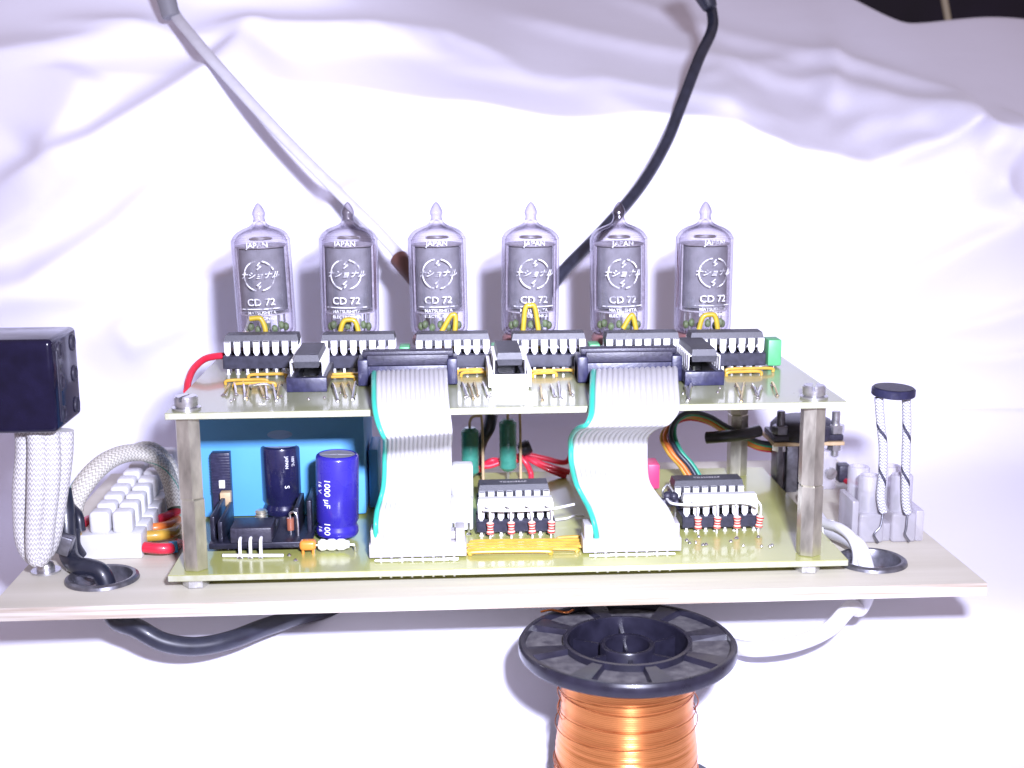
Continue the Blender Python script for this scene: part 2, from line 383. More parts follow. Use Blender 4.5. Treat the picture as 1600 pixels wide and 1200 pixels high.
FOLDS = [(px2((420, 40), (330, 120), (160, 230), (-60, 330)), 9, 6), (px2((330, 250), (200, 360), (60, 450), (-80, 480)), 11, 5.5),
         (px2((620, 250), (520, 340), (300, 470), (120, 560)), 11, 5), (px2((760, 265), (620, 300), (470, 330)), 7, 3),
         (px2((-80, 100), (60, 85), (270, 45)), 4, 3.2), (px2((270, 45), (500, 55), (700, 50), (860, 120)), 4, 3.0),
         (px2((-60, 490), (120, 470), (260, 460)), 4, 1.6), (px2((200, 560), (330, 500)), 4, 1.5),
         (px2((1700, 300), (1520, 380), (1380, 450), (1290, 500)), 7, 4), (px2((1700, 450), (1540, 500), (1390, 530)), 4, 2.2),
         (px2((1640, 170), (1560, 260), (1530, 330)), 7, 4), (px2((1180, 210), (1300, 250), (1370, 290)), 7, 2),
         (px2((1330, 160), (1440, 170), (1560, 230)), 5, 3.2), (px2((900, 130), (1060, 200), (1280, 120)), 8, 2.5),
         (px2((1700, 540), (1540, 560), (1360, 550), (1240, 560)), 4, 1.8), (px2((60, 260), (120, 180), (150, 110)), 8, 3),
         ([(55, 127), (100, 119), (150, 112), (205, 99)], 3.2, 1.7), ([(80, 152), (140, 134), (190, 121), (240, 108)], 4, 2.2), ([(130, 165), (190, 138), (250, 118)], 3, 1.6),
         ([(150, 112), (176, 122), (215, 128), (265, 112)], 3, 1.8), ([(-80, 140), (-20, 131), (40, 134), (90, 124)], 3.4, 2.0), ([(-90, 165), (-20, 148), (40, 150)], 3, 2),
         ([(195, 97), (212, 108), (222, 122), (232, 140)], 3, 2.0), ([(215, 88), (240, 96), (262, 116)], 3, 2.2), (px2((1290, 250), (1400, 200), (1520, 190), (1640, 240)), 3, 2.2),
         (px2((1480, 160), (1510, 260), (1560, 330), (1640, 360)), 4, 2.4), (px2((-60, 400), (60, 350), (170, 250)), 5, 2.4), (px2((560, 200), (640, 230), (780, 220)), 4, 1.6)]
def cloth():
    mb = MB(); X = [-230+3*i for i in range(221)]
    front = [(-190, -60), (-120, -58), (-60, -57), (-25, -56.5), (-8, -55.5), (0, -54), (6, -50), (10, -44), (14, -38), (19, -32), (26, -27), (36, -24.2), (50, -23), (70, -22.4), (90, -22), (110, -21.5), (124, -20), (134, -17.5), (142, -13), (147, -7.5), (150, -1)]
    NZ = 78; rows = len(front)+NZ+12; vs = []
    for x in X:
        zc = interp(CREASE, x); le = interp(LEAN, x)
        rk = sstep(236, 264, x); zend = (198-28*sstep(30, 90, x))*(1-rk)+146.5*rk+1.5*math.sin(x*.09)*rk; top = (60+120*sstep(-20, 90, x))*(1-rk)+110*rk; slope = (zend-zc)/top
        col = []
        for (y, z) in front:
            yy = y; zz = z+1.2*math.sin(x*.021+y*.03)*sstep(20, 60, y)*(1-sstep(120, 150, y))
            zz += 5*sstep(190, 260, x)*sstep(30, 100, y)
            if y > 120: yy += 2*math.sin(x*.03+1)
            col.append(Vector((x, yy, zz)))
        for k in range(NZ):
            s = (k+1)/NZ
            if s < .62:
                t = s/.62; z = -1+(zc+1)*t; y = 150+6*t*t+2*math.sin(x*.03+1)*(1-t)
            else:
                t = (s-.62)/.38; run = top*(t**1.3)
                y = 156+run; z = zc+(zend-zc)*(t**1.3)*(.82+.18*t)
            dsp = sum(fold(x, z, p, w_, a) for p, w_, a in FOLDS)
            dsp += 1.2*math.sin(x*.035+z*.05+1.3)*math.sin(z*.043-x*.012)+.5*math.sin(x*.11+z*.07)*sstep(0, 60, z)
            n = sstep(-1, 25, z)
            ln = sstep(.62, .72, s); col.append(Vector((x, y-dsp*n*(1-.5*ln), z+dsp*n*(.25+.25*ln))))
        l = col[-1]
        for k in range(12):
            t = (k+1)/12; col.append(Vector((x, l.y+20*math.sin(t*PI/2)+30*t, l.z-60*(1-math.cos(t*PI/2))-90*t*t)))
        vs += col
    fs = [[i*rows+k, (i+1)*rows+k, (i+1)*rows+k+1, i*rows+k+1] for i in range(len(X)-1) for k in range(rows-1)]
    mb.add(vs, fs); o = mb.build('cloth_backdrop', CLOTH, sharp=180); tag(o, kind='structure')
    for _ in range(1):
        md = o.modifiers.new('s', 'SUBSURF'); md.levels = 1; md.render_levels = 1
cloth()
mb = MB(); mb.box(-900, 1200, 700, 720, -400, 900); tag(mb.build('dark_wall', mat('dark_room', (.012, .009, .02), .8, var=.4, scale=20)), kind='structure')

# ------------------------------------------------------------------ plywood board
ZU = 39.3; ZP = -4.2; ZPB = ZP-3.2
def plywood():
    fl_, fr_ = at(-18, 951, z=ZP), at(1543, 911, z=ZP)
    poly = [(fl_.x, fl_.y), (fr_.x, fr_.y), (fr_.x-1.5, fr_.y+118), (fl_.x-1, fl_.y+118)]
    mb = MB(); mb.prism(poly, ZPB, ZP)
    for k in (0,): mb.mi[k] = 0
    for k in range(2, 6): mb.mi[k] = 1
    o = mb.build('plywood_board', [PLY, PLYE])
    for c in (at(160, 905, z=ZP), at(1361, 878, z=ZP)):
        cb = MB(); cb.cyl((c.x, c.y, ZPB-3), (c.x, c.y, ZP+3), 7.1, n=40); q = cb.build('cutter', PLY)
        md = o.modifiers.new('h', 'BOOLEAN'); md.object = q; md.operation = 'DIFFERENCE'; md.solver = 'EXACT'
        dg = bpy.context.evaluated_depsgraph_get(); dg.update()
        nm = bpy.data.meshes.new_from_object(o.evaluated_get(dg)); o.modifiers.clear(); o.data = nm
        bpy.data.objects.remove(q)
    for p in o.data.polygons: p.use_smooth = False
    tag(o, 'pale plywood board carrying the whole device, with two round cable holes', 'board')
    return o
PLYO = plywood()
THINGS.append(PLYO)

def ring(px, py, label):
    c = at(px, py, z=ZP); mb = MB()
    mb.lathe([(7.0, -3.5), (7.0, .5), (7.3, 1.0), (8.0, 1.15), (8.7, .75), (8.9, .05)], (c.x, c.y, ZP), 48)
    o = mb.build('cable_grommet', DSTEEL); tag(o, label, 'grommet', 'metal rings lining the cable holes'); THINGS.append(o); return c
RL = ring(160, 905, 'dark metal ring with the thick black cable passing through it')
RR = ring(1361, 878, 'dark metal ring with the white cable passing through it')

# ------------------------------------------------------------------ circuit boards
PCBE = mat('laminate_edge', (.42, .43, .35), .6, col2=(.34, .34, .22), scale=500)
def pcb(name, x0, x1, y0, y1, z, m, label):
    t = thing('circuit_board', label, 'circuit board', 'bare laminate circuit boards')
    mb = MB(); mb.box(x0, x1, y0, y1, z-1.6, z, bev=.12, seg=1)
    mb.mi = [1 if abs(sum((mb.v[i].z for i in f))/len(f)-(z-.8)) < .5 else 0 for f in mb.f]
    mb.build('panel', [m, PCBE], t); return t
LB = pcb('l', -1.5, 162, -.2, 87, 0, PCB_L, 'lower yellow-green circuit board lying just above the plywood')
UB = pcb('u', 0, 160, 0, 78, ZU, PCB_U, 'upper grey-green circuit board raised on hexagonal spacers')

def wire(parent, name, pts, r, m, sub=6, n=8, **kw):
    mb = MB(); mb.tube(catmull(pts, sub) if sub else pts, r, n=n, **kw); return mb.build(name, m, parent)

def solder(mb, x, y, z, r=.55):
    mb.lathe([(r, 0), (r*.75, .25), (r*.4, .5), (0, .62)], (x, y, z), 10)
# solder joints: each a small cone, one per visible lead
def joint(parent, x, y, z, r=.55):
    mb = MB(); solder(mb, x, y, z, r); return mb.build('solder_joint', SOLD, parent)

# ------------------------------------------------------------------ spacers
def spacer_stack(px, ytop, yb, y, label, rot, cut=.47, nut=True):
    pt = at(px[0], ytop, y=y); pb = at(px[1], yb, y=y); cx = (pt.x+pb.x)/2
    t = thing('hex_spacer', label, 'spacer', 'brass hexagonal spacers between the circuit boards')
    zt = ZU-1.6; zm = zt*cut
    def hexa(z0, z1, r, bev=.25, rt_=rot, dx=0):
        mb = MB(); prof = []
        n = 6
        for (rr, z) in ((0, z0), (r-bev, z0), (r, z0+bev), (r, z1-bev), (r-bev, z1), (0, z1)): prof.append((rr, z))
        vs = []; fs = []
        for rr, z in prof:
            for i in range(6): a = rt_+i*PI/3; vs.append((cx+dx+rr*math.cos(a), y+rr*math.sin(a), z))
        for k in range(len(prof)-1):
            for i in range(6): j = (i+1) % 6; fs.append([k*6+i, k*6+j, (k+1)*6+j, (k+1)*6+i])
        mb.add(vs, fs); return mb
    hexa(zm+.02, zt-.02, 3.05).build('upper_post', BRASS, t); hexa(.02, zm-.02, 3.05, rt_=rot+.06, dx=.15).build('lower_post', BRASS, t)
    if nut:
        mb = MB(); mb.lathe([(1.2, ZU), (3.4, ZU+.02), (3.4, ZU+.5), (1.2, ZU+.55)], (cx, y, 0), 24); mb.build('washer', STEEL, t)
        mb = MB(); z0 = ZU+.56
        bm = bmesh.new(); bmesh.ops.create_cone(bm, cap_ends=True, segments=28, radius1=2.75, radius2=2.75, depth=2.6)
        bmesh.ops.bevel(bm, geom=[e for e in bm.edges if len(e.link_faces) == 2 and abs(e.verts[0].co.z-e.verts[1].co.z) < .01], offset=.3, segments=2, affect='EDGES')
        mb.frombm(bm, Matrix.Translation((cx, y, z0+1.3))); sc_ = mb.build('screw_head', STEEL, t)
        cb = MB(); cb.box(-4, 4, -.4, .4, 0, 2, M=Matrix.Translation((cx, y, z0+1.5)) @ Matrix.Rotation(1.25, 4, 'Z')); q = cb.build('cutter', STEEL)
        md = sc_.modifiers.new('h', 'BOOLEAN'); md.object = q; md.operation = 'DIFFERENCE'; md.solver = 'EXACT'
        dg = bpy.context.evaluated_depsgraph_get(); dg.update(); nm = bpy.data.meshes.new_from_object(sc_.evaluated_get(dg)); sc_.modifiers.clear(); sc_.data = nm
        bpy.data.objects.remove(q); nm.set_sharp_from_angle(angle=math.radians(38))
        hexa(ZP+.02, -1.62, 3.2, rt_=rot+.4).build('nut', STEEL, t)
    return t
spacer_stack((297, 301), 657, 886, 4.6, 'hexagonal metal spacer with slotted screw, beside the blue transformer', .78)
spacer_stack((1268, 1264), 634, 878, 5.0, 'hexagonal metal spacer with slotted screw, in front of the dark bolted socket', 1.57)
spacer_stack((1152, 1151), 640, 738, 79, 'brass spacer at the rear, behind the black cable tie', .6, cut=.5, nut=False)

# ------------------------------------------------------------------ chips
def make_dip(n=8, wy=None, L=None, body_mat=CHIPM, socket_mat=SOCK, zb=7.1, h=3.2, sz=(1.6, 5.0), notch=True, wide_pins=True):
    """a chip in its socket; long side along x, standing at the origin"""
    L = L or n*2.54-.7
    t = thing('dip_chip', 'chip', 'chip')
    s = MB(); W = 5.0
    s.box(-L/2-.3, L/2+.3, -W, -W+2.3, sz[0], sz[1], bev=.15, seg=1); s.box(-L/2-.3, L/2+.3, W-2.3, W, sz[0], sz[1], bev=.15, seg=1)
    s.box(-L/2-.3, -L/2+1.2, -W+2.3, W-2.3, sz[0], sz[1]-.3); s.box(L/2-1.2, L/2+.3, -W+2.3, W-2.3, sz[0], sz[1]-.3)
    so = s.build('socket', socket_mat, t)
    lp = MB(); lp.box(-.28, .28, -.14, .14, 0, sz[0]+.1); solder(lp, 0, 0, .0, .6)
    l0 = None
    for i in range(n):
        for y in (-3.95, 3.95):
            x = (i-(n-1)/2)*2.54
            if l0 is None: l0 = lp.build('socket_pin', PINW, so); o = l0
            else: o = l0.copy(); COL.objects.link(o)
            o.parent = so; o.location = Vector((x, y, 0))*S
    b = MB(); z0, z1 = zb, zb+h; zm = (z0+z1)/2
    lv = [(z0, L/2-.35, 2.95), (zm, L/2, 3.25), (z1, L/2-.35, 2.9)]
    vs = [(sx*lx, sy*wd_, z) for z, lx, wd_ in lv for sx, sy in ((-1, -1), (1, -1), (1, 1), (-1, 1))]
    if wy: vs = [(x_, min(y_, wy) if y_ > 0 else y_, z_) for x_, y_, z_ in vs]
    fs = [[3, 2, 1, 0], [8, 9, 10, 11]]+[[k*4+i, k*4+(i+1) % 4, k*4+4+(i+1) % 4, k*4+4+i] for k in range(2) for i in range(4)]
    b.add(vs, fs)
    bo = b.build('body', body_mat, t, sharp=20)
    if not wy: d_ = MB(); d_.lathe([(0, .03), (.75, .03), (.8, 0)], (-L/2+1.6, -1.4, z1), 16); d_.build('notch', SOCK, bo)
    pp = MB(); wz = .78 if wide_pins else .6
    # shoulder then a blade that tapers
    y0 = -3.15
    prof = [(wz+.08, zm+.12), (wz, sz[1]+.75), (.36, sz[1]+.1), (.3, sz[1]-.4)]
    pp.box(-wz, wz, -4.05, y0, zm-.13, zm+.13)
    for (w0, za), (w1, zc_) in zip(prof, prof[1:]):
        pp.add([(-w0, -4.05, za), (w0, -4.05, za), (w1, -4.05, zc_), (-w1, -4.05, zc_), (-w0, -3.8, za), (w0, -3.8, za), (w1, -3.8, zc_), (-w1, -3.8, zc_)],
               [[0, 1, 2, 3], [7, 6, 5, 4], [0, 3, 7, 4], [1, 5, 6, 2], [0, 4, 5, 1], [3, 2, 6, 7]])
    p0 = None
    for i in range(n):
        for sgn in ((0,) if wy else (0, 1)):
            x = (i-(n-1)/2)*2.54
            if p0 is None: p0 = pp.build('pin', PINW, t); o = p0
            else: o = p0.copy(); COL.objects.link(o); o.parent = t
            o.location = Vector((x, 0, 0))*S; o.rotation_euler = (0, 0, PI*sgn)
    return t
chip = make_dip()
first = [True]
def put_chip(src, loc, rz, label, group, tilt=None):
    o = src if src.get('fresh', 1) and 'placed' not in src else copy_tree(src)
    if 'placed' in o: del o['placed']
    place(o, loc, rz, label, group, tilt)
    return o
GR1 = 'row of black chips under the glass tubes'
CX = [(410, 'black chip below the glass tube farthest from the cables, red wire at its end'),
      (561, 'black chip under the second glass tube, next to a small green block'),
      (708, 'black chip under the third glass tube, above the first flat cable'),
      (858, 'black chip under the fourth glass tube, just behind the upright silver-legged chip'),
      (1004, 'black chip under the fifth glass tube, above the second flat cable'),
      (1136, 'black chip under the sixth glass tube, beside the tall green block')]
cps = []
for i, (px, lb) in enumerate(CX):
    q = at(px, 584-4*i/5., z=ZU)
    o = chip if i == 0 else copy_tree(chip)
    place(o, (q.x, q.y+3.9, ZU), random.uniform(-.012, .012), lb, GR1); cps.append(o)
GR2 = 'three chips mounted end-on between the flat cables'
for px, py, rz, lb, mt in ((480, 612, -.0, 'black chip pointing forward, in a black socket before the first flat cable', 0),
                       (797, 608, 0.0, 'black chip pointing forward between both flat cables, with bright silver rails', 1),
                       (1100, 602, .0, 'black chip pointing forward near the tall green block, silver side pins showing', 0)):
    q = at(px, py, z=ZU); o = copy_tree(chip); place(o, (q.x, q.y+10.2, ZU-1.2), PI/2+rz, lb, GR2)
    if mt:
        for y_ in (-4.9, 4.9):
            mb = MB(); mb.box(-10.4, 10.2, y_-.5, y_+.5, 1.7, 6.2, bev=.15); mb.build('metal_rail', PINW, o)
        mb = MB(); mb.box(-10.6, -10.0, -4.6, 4.6, 1.2, 5.0, bev=.1); mb.build('end_plate', PINW, o)
    else:
        mb = MB(); mb.box(-10.9, -9.9, -5.0, 5.0, 1.2, 4.8, bev=.2); mb.build('socket_end', SOCKB, o)
# lower board chips: a plain black one and, before it, a bright one with a row of standing resistors
WCHIP = mat('white_ceramic', (.62, .62, .62), .45, var=.04)
low = make_dip(n=8, zb=3.0, h=3.4, sz=(.5, 1.9)); low.name = 'dip_chip'
whi = make_dip(n=8, wy=-.6, body_mat=WCHIP, zb=6.6, h=2.9, sz=(1.2, 4.1)); whi.name = 'resistor_network'
GL1 = 'black chips at the back of the lower board'; GL2 = 'white bar-shaped components in black sockets'
q = at(803, 775, z=3.4); place(low, (q.x, q.y+4.0, 0), .02, 'black lettered chip lying behind the white bar, before the green resistors', GL1, )
o = copy_tree(low); q = at(1108, 768, z=3.4); place(o, (q.x, q.y+4.0, 0), .02, 'black lettered chip under the arch of coloured wires', GL1)
q = at(806, 836, z=0); place(whi, (q.x, q.y+3.9, 0), .0, 'white bar-shaped component between the two flat cables, in a black socket', GL2)
o = copy_tree(whi); q = at(1125, 829, z=0); place(o, (q.x, q.y+3.9, 0), .0, 'white bar-shaped component by the second flat cable, nearest the rear spacer', GL2)
for c_ in (low, ) + tuple(x for x in COL.objects if x.name.startswith('dip_chip.') and x.get('group') == GL1 and x is not low):
    tv, tf = text_geo('TD62083AP', 1.5, .02); mb = MB(); mb.add([Vector((v.x, v.y, v.z+6.43)) for v in tv], tf)
    bo = [k for k in kids(c_) if k.name.startswith('body')][0]; mb.build('lettering', GREY, bo)

# standing resistors in front of the white chips
def make_resistor():
    t = thing('small_resistor', 'r', 'resistor')
    mb = MB(); mb.lathe([(0, 1.1), (.55, 1.1), (.95, 1.4), (.98, 1.9), (.8, 2.2), (.8, 3.4), (.98, 3.7), (.95, 4.2), (.55, 4.5), (0, 4.5)], n=16); b = mb.build('body', RBODY, t)
    for z in (1.65, 2.45, 3.1, 3.95):
        r = 1.0 if z in (1.65, 3.95) else .83
        mb = MB(); mb.lathe([(r-.1, z-.2), (r, z-.18), (r, z+.18), (r-.1, z+.2)], n=16); mb.build('colour_band', RBAND, b)
    wire(t, 'lead', [(0, 0, 0), (0, 0, .6), (0, 0, 1.2)], .25, PINW)
    wire(t, 'bent_lead', [(0, 0, 4.4), (0, 0, 5.6), (-.1, .3, 7.0), (-.6, 1.0, 7.9), (-1.6, 1.3, 8.2)], .25, PINW)
    return t
rs = make_resistor(); k = 0
for n_, (px, py, lb) in enumerate(((766, 837, 'before the first white bar, nearest the first flat cable'), (799, 836, 'before the first white bar, second from its first flat cable end'),
                   (832, 834, 'before the first white bar, third from its first flat cable end'), (861, 832, 'before the first white bar, at its far end by the loose wire'),
                   (1092, 833, 'before the second white bar, nearest the second flat cable'), (1121, 831, 'before the second white bar, second from the flat cable'),
                   (1153, 829, 'before the second white bar, third from the flat cable'), (1186, 826, 'leaning at the outer end of the second white bar'))):
    o = rs if n_ == 0 else copy_tree(rs); q = at(px, py, z=0)
    place(o, (at(px, py-14, y=22.2).x, 22.2 if n_ < 4 else 22.9, 0), random.uniform(-.3, .3), 'small red-banded resistor '+lb, 'red-banded resistors standing before the white bars', tilt=(0, .12 if n_ == 7 else random.uniform(-.05, .05)))
t = thing('bare_wire', 'bare silver wire running along the top of the first white bar\'s resistors', 'wire', 'bare silver bus wires')
q = at(755, 797, y=22); r_ = at(897, 788, y=24)
wire(t, 'strand', [q, at(790, 798, y=21), at(830, 797, y=21.5), at(862, 795, y=21), r_], .35, PINW)
t = thing('bare_wire', 'bare silver wire running along the top of the second white bar\'s resistors', 'wire', 'bare silver bus wires')
wire(t, 'strand', [at(1042, 780, y=26), at(1052, 787, y=22), at(1090, 789, y=21), at(1130, 786, y=22), at(1165, 786, y=22), at(1184, 792, y=21)], .35, PINW)
t = thing('bare_wire', 'short bare wire lying between the first resistor row and the second flat cable', 'wire', 'bare silver bus wires')
wire(t, 'strand', [at(868, 812, z=1), at(885, 810, z=1.2), at(897, 806, z=1), at(912, 806, z=.6)], .28, PINW)

# ------------------------------------------------------------------ jumpers and leads on the upper board
def jumper(parent, x0, x1, py, z, m, r=.42, name='jumper_wire'):
    a = at(x0, py, z=z); b = at(x1, py-1.5, z=z)
    wire(parent, name, [(a.x, a.y, ZU+.1) if z > 20 else (a.x, a.y, .1), a+Vector((.5, 0, 0)), (a+b)/2+Vector((0, .1, .1)), b-Vector((.5, 0, 0)), (b.x, b.y, ZU+.1) if z > 20 else (b.x, b.y, .1)], r, m, sub=5)
for x0, x1, py in ((388, 447, 586), (352, 418, 595), (365, 430, 600), (508, 562, 586), (508, 555, 590), (714, 756, 579), (720, 760, 583), (829, 897, 580), (832, 870, 584), (1062, 1082, 582), (1135, 1208, 577), (1135, 1190, 582)):
    jumper(UB, x0, x1, py, ZU+1.1, YELW)
for a, b, n_ in ((362, 445, 7), (515, 562, 4), (716, 758, 4), (838, 896, 4), (1066, 1082, 2), (1142, 1212, 5)):
    for i in range(n_):
        px = a+(b-a)*(i+.5)/n_+random.uniform(-2, 2); lean = random.choice((-5, 3, 6, 8)); p1 = at(px, 600+random.uniform(-4, 3), z=ZU+.9); p2 = at(px+lean, 620+random.uniform(-6, 5), z=ZU+.3)
        wire(UB, 'tinned_link', [(p1.x, p1.y, ZU), p1, (p1+p2)/2+Vector((0, 0, .5)), p2, (p2.x, p2.y, ZU)], .27, random.choice((PIN, GOLDW, PIN)), sub=4, n=6)
        joint(UB, p2.x, p2.y, ZU, .6); joint(UB, p1.x, p1.y, ZU, .5)
p1 = at(349, 618, z=ZU); p2 = at(356, 606, z=ZU+1.2); wire(UB, 'tinned_link', [p1, p2, at(360, 600, z=ZU)], .3, GOLDW, sub=3); joint(UB, p1.x, p1.y, ZU, .75)
p1 = at(398, 603, z=ZU+2); wire(UB, 'tinned_link', [at(392, 606, z=ZU), p1+Vector((-1, 0, 0)), p1+Vector((3, 0, .4)), at(432, 612, z=ZU)], .3, PIN, sub=5)
# jumpers and header pins on the lower board
for k_, (x0, x1, py) in enumerate(((733, 905, 851), (736, 912, 855), (733, 900, 859), (738, 908, 846), (735, 860, 863), (870, 912, 841))):
    jumper(LB, x0, x1, py, .9, YELW, .5)
rr_ = random.Random(4)
for _k in range(26):
    joint(LB, rr_.choice((rr_.uniform(64, 100), rr_.uniform(125, 150))), rr_.uniform(11, 20), 0, rr_.uniform(.35, .6))
for _k in range(22): joint(UB, rr_.uniform(8, 152), rr_.uniform(9, 22), ZU, rr_.uniform(.3, .5))
# small green blocks
def block(name, x0, x1, ytop, ybot, y, dep, m, label, cat, group=None, bev=.3):
    a = at(x0, ybot, y=y); b = at(x1, ytop, y=y); mb = MB(); mb.box(a.x, b.x, y, y+dep, min(a.z, b.z), max(a.z, b.z), bev=bev)
    o = mb.build(name, m); tag(o, label, cat, group); THINGS.append(o); return o
GB = 'pale green blocks along the upper board'
def green(x0, x1, yt, y, label):
    a = at(x0, 560, y=y); b = at(x1, yt, y=y); t = thing('box_capacitor', label, 'capacitor', GB)
    mb = MB(); mb.box(a.x, b.x, y, y+6, ZU+.5, b.z, bev=.35); mb.build('body', GRN, t)
    for dy in (1, 5):
        mb = MB(); mb.cyl(((a.x+b.x)/2, y+dy, ZU-.02), ((a.x+b.x)/2, y+dy, ZU+.7), .25, n=8); mb.build('lead', PIN, t)
green(624, 640, 542, 50, 'small pale green block between the second and third chips of the row')
green(921, 938, 538, 50, 'small pale green block between the fourth and fifth chips of the row')
green(1200, 1222, 531, 44, 'tall pale green block at the outer end of the chip row')
green(476, 492, 546, 50, 'pale green block peeping out behind the first forward-pointing chip')
green(768, 786, 540, 50, 'pale green block peeping out behind the silver-railed chip')
green(1064, 1082, 536, 50, 'pale green block peeping out behind the last forward-pointing chip')

# ------------------------------------------------------------------ glass display tubes
def make_tube():
    t = thing('display_tube', 'tube', 'glass tube')
    P = [(0, .3), (4.5, .2), (6.7, .3), (7.6, 1.0), (8.1, 2.6), (8.15, 12), (8.15, 27.4), (8.0, 28.9), (7.45, 30.2), (6.4, 31.3), (4.9, 32.15), (3.3, 32.8), (2.2, 33.5), (1.75, 34.4), (1.55, 35.4), (1.85, 36.4), (1.65, 37.3), (1.2, 38.3), (.6, 39.2), (0, 39.7)]
    sm = catmull([(r, 0, z) for r, z in P], 4); sm = [(max(0, v.x), v.z) for v in sm]
    inner = [(max(0, r-.75), z+(.5 if z < 3 else -.5)) for r, z in sm if z < 34.5]+[(0, 34.4)]
    mb = MB(); mb.lathe([p for p in sm if p[1] < 34.3], n=56); mb.lathe(inner, n=56); ge = mb.build('glass_envelope', GLASS, t, sharp=60)
    mb = MB(); mb.lathe([p for p in sm if p[1] > 34.0], n=32); mb.build('glass_tip', GLTIP, ge, sharp=60)
    mb = MB(); mb.lathe([(0, 26.9), (7.0, 26.9), (7.1, 27.05), (7.1, 27.3), (7.0, 27.4), (0, 27.4)], n=40)
    mb.build('top_disc', mat('dull_mica', (.34, .32, .36), .3, .3, var=.35, scale=500), t)
    mb = MB(); mb.lathe([(0, 7.2), (6.9, 7.2), (6.9, 7.6), (0, 7.6)], n=40); mb.build('bottom_disc', MICA, t)
    mb = MB(); R = 6.3; sec = [(-6.2, 2.5), (-6.2, -2.2), (-5.0, -4.0), (-2.5, -4.9), (0, -5.1), (2.5, -4.9), (5.0, -4.0), (6.2, -2.2), (6.2, 2.5), (4, 5), (-4, 5)]
    mb.prism(sec, 8.3, 26.5); mb.build('anode_screen', ANODE, t, sharp=50)
    for sx in (-1, 1):
        mb = MB(); mb.cyl((sx*6.75, -1.5, 7.4), (sx*6.75, -1.5, 27.2), .28, n=10); mb.build('support_rod', MICA, t)
        mb = MB(); mb.cyl((sx*6.9, 2.5, 7.6), (sx*6.9, 2.5, 27.0), .35, n=10); mb.build('support_rod', COPPER_EDGE, t)
    mb = MB(); mb.tube([(3*math.cos(a*.3), 2.2*math.sin(a*.3), 29.2) for a in range(22)], .35, n=8); mb.build('getter_ring', PIN, t)
    pw = MB(); pw.cyl((0, 0, -5.5), (0, 0, 1.2), .28, n=8); pw.cyl((0, 0, 1.2), (0, 0, 7.2), .3, n=8)
    p0 = None
    for i in range(11):
        a = 2*PI*(i+.5)/11
        if p0 is None: p0 = pw.build('lead_pin', PIN, t); o = p0
        else: o = p0.copy(); COL.objects.link(o); o.parent = t
        o.location = Vector((5.2*math.cos(a), 5.2*math.sin(a), 0))*S
    mb = MB()
    for i in range(7):
        a = -PI/2+(i-3)*.42; mb.ball((5.6*math.cos(a), 5.6*math.sin(a), 3.0+.8*(i % 2)), .9, (1, 1, 1.4), n=7)
    o = mb.build('green_insulation', mat('green_lead_bead', (.16, .22, .10), .5, var=.4, scale=900), t)
    mb = MB(); mb.lathe([(0, -2.6), (7.4, -2.6), (7.9, -2.2), (7.9, -.6), (7.2, .3), (6.2, .15), (0, .1)], n=40); mb.build('tube_base', COPPER_EDGE, t)
    return t
tube = make_tube()
def marks(t, a0):
    mb = MB(); r = 8.15
    def put(txt, size, x, z, shear=0, rot=0):
        tv, tf = text_geo(txt, size, .03, shear); mb.add(wrap([v+Vector((x, 0, 0)) for v in tv], r, a0, z, rot), tf)
    put('JAPAN', 2.1, 0, 28.0)
    for (b0, b1) in ((.12*PI, .42*PI), (.55*PI, 1.42*PI), (1.56*PI, 1.98*PI)):
        vs = []; fs = []
        N = 26
        for i in range(N+1):
            b = b0+(b1-b0)*i/N
            for rr in (4.15, 4.5): vs.append(Vector((rr*math.cos(b), rr*math.sin(b), 0)))
        fs = [[2*i, 2*i+1, 2*i+3, 2*i+2] for i in range(N)]
        mb.add(wrap(vs, r, a0, 19.2), fs)
    put('ナショナル', 2.25, 0, 19.2, .35)
    for sg in (1, -1):
        vs = [Vector((sg*x_, sg*z_, .03)) for x_, z_ in ((.2, 3.9), (.55, 3.9), (-.1, 2.9), (-.45, 2.9), (.5, 2.95), (.85, 2.75), (-.35, 1.75), (-.45, 1.85))]
        mb.add(wrap(vs, r, a0, 19.2), [[0, 1, 2, 3], [3, 2, 5, 4], [4, 5, 6, 7]])
    put('CD 72', 2.9, 0, 11.4)
    vs = [Vector((x, y, 0)) for x in [-6+12*i/20 for i in range(21)] for y in (9.35, 9.6)]; mb.add(wrap(vs, r, a0, 0), [[2*i, 2*i+1, 2*i+3, 2*i+2] for i in range(20)])
    put('MATSUSHITA', 1.35, 0, 8.3); put('ELECTRONICS', 1.25, 0, 6.7)
    mb.build('printed_marks', WORN, t)
TB = [(412, 525, -.10, 'clear glass display tube at the outer end of the row, nearest the black box'),
      (545, 523, .02, 'second glass display tube, where the white cable passes behind its tip'),
      (687, 522, -.06, 'third glass display tube, with the darkest grey mesh inside'),
      (831, 521, .12, 'fourth glass display tube, over a tall yellow wire loop'),
      (973, 520, .14, 'fifth glass display tube, with the black cable passing behind its tip'),
      (1106, 519, .10, 'sixth glass display tube, closest to the tall green block')]
for i, (px, py, a0, lb) in enumerate(TB):
    q = at(px, py, y=61.2); o = tube if i == 0 else copy_tree(tube); o['placed'] = 1; del o['placed']
    place(o, (q.x, 69.3, q.z-1.45), (.10, -.08, .05, -.04, -.12, .07)[i], lb, 'row of six glass display tubes', tilt=(random.uniform(-.012, .012), (-.03, .004, -.012, .01, -.01, .006)[i])); o.scale = (1, 1, .945)
for i, o in enumerate([x for x in COL.objects if x.get('category') == 'glass tube']): marks(o, TB[i][2]) if i < 6 else None

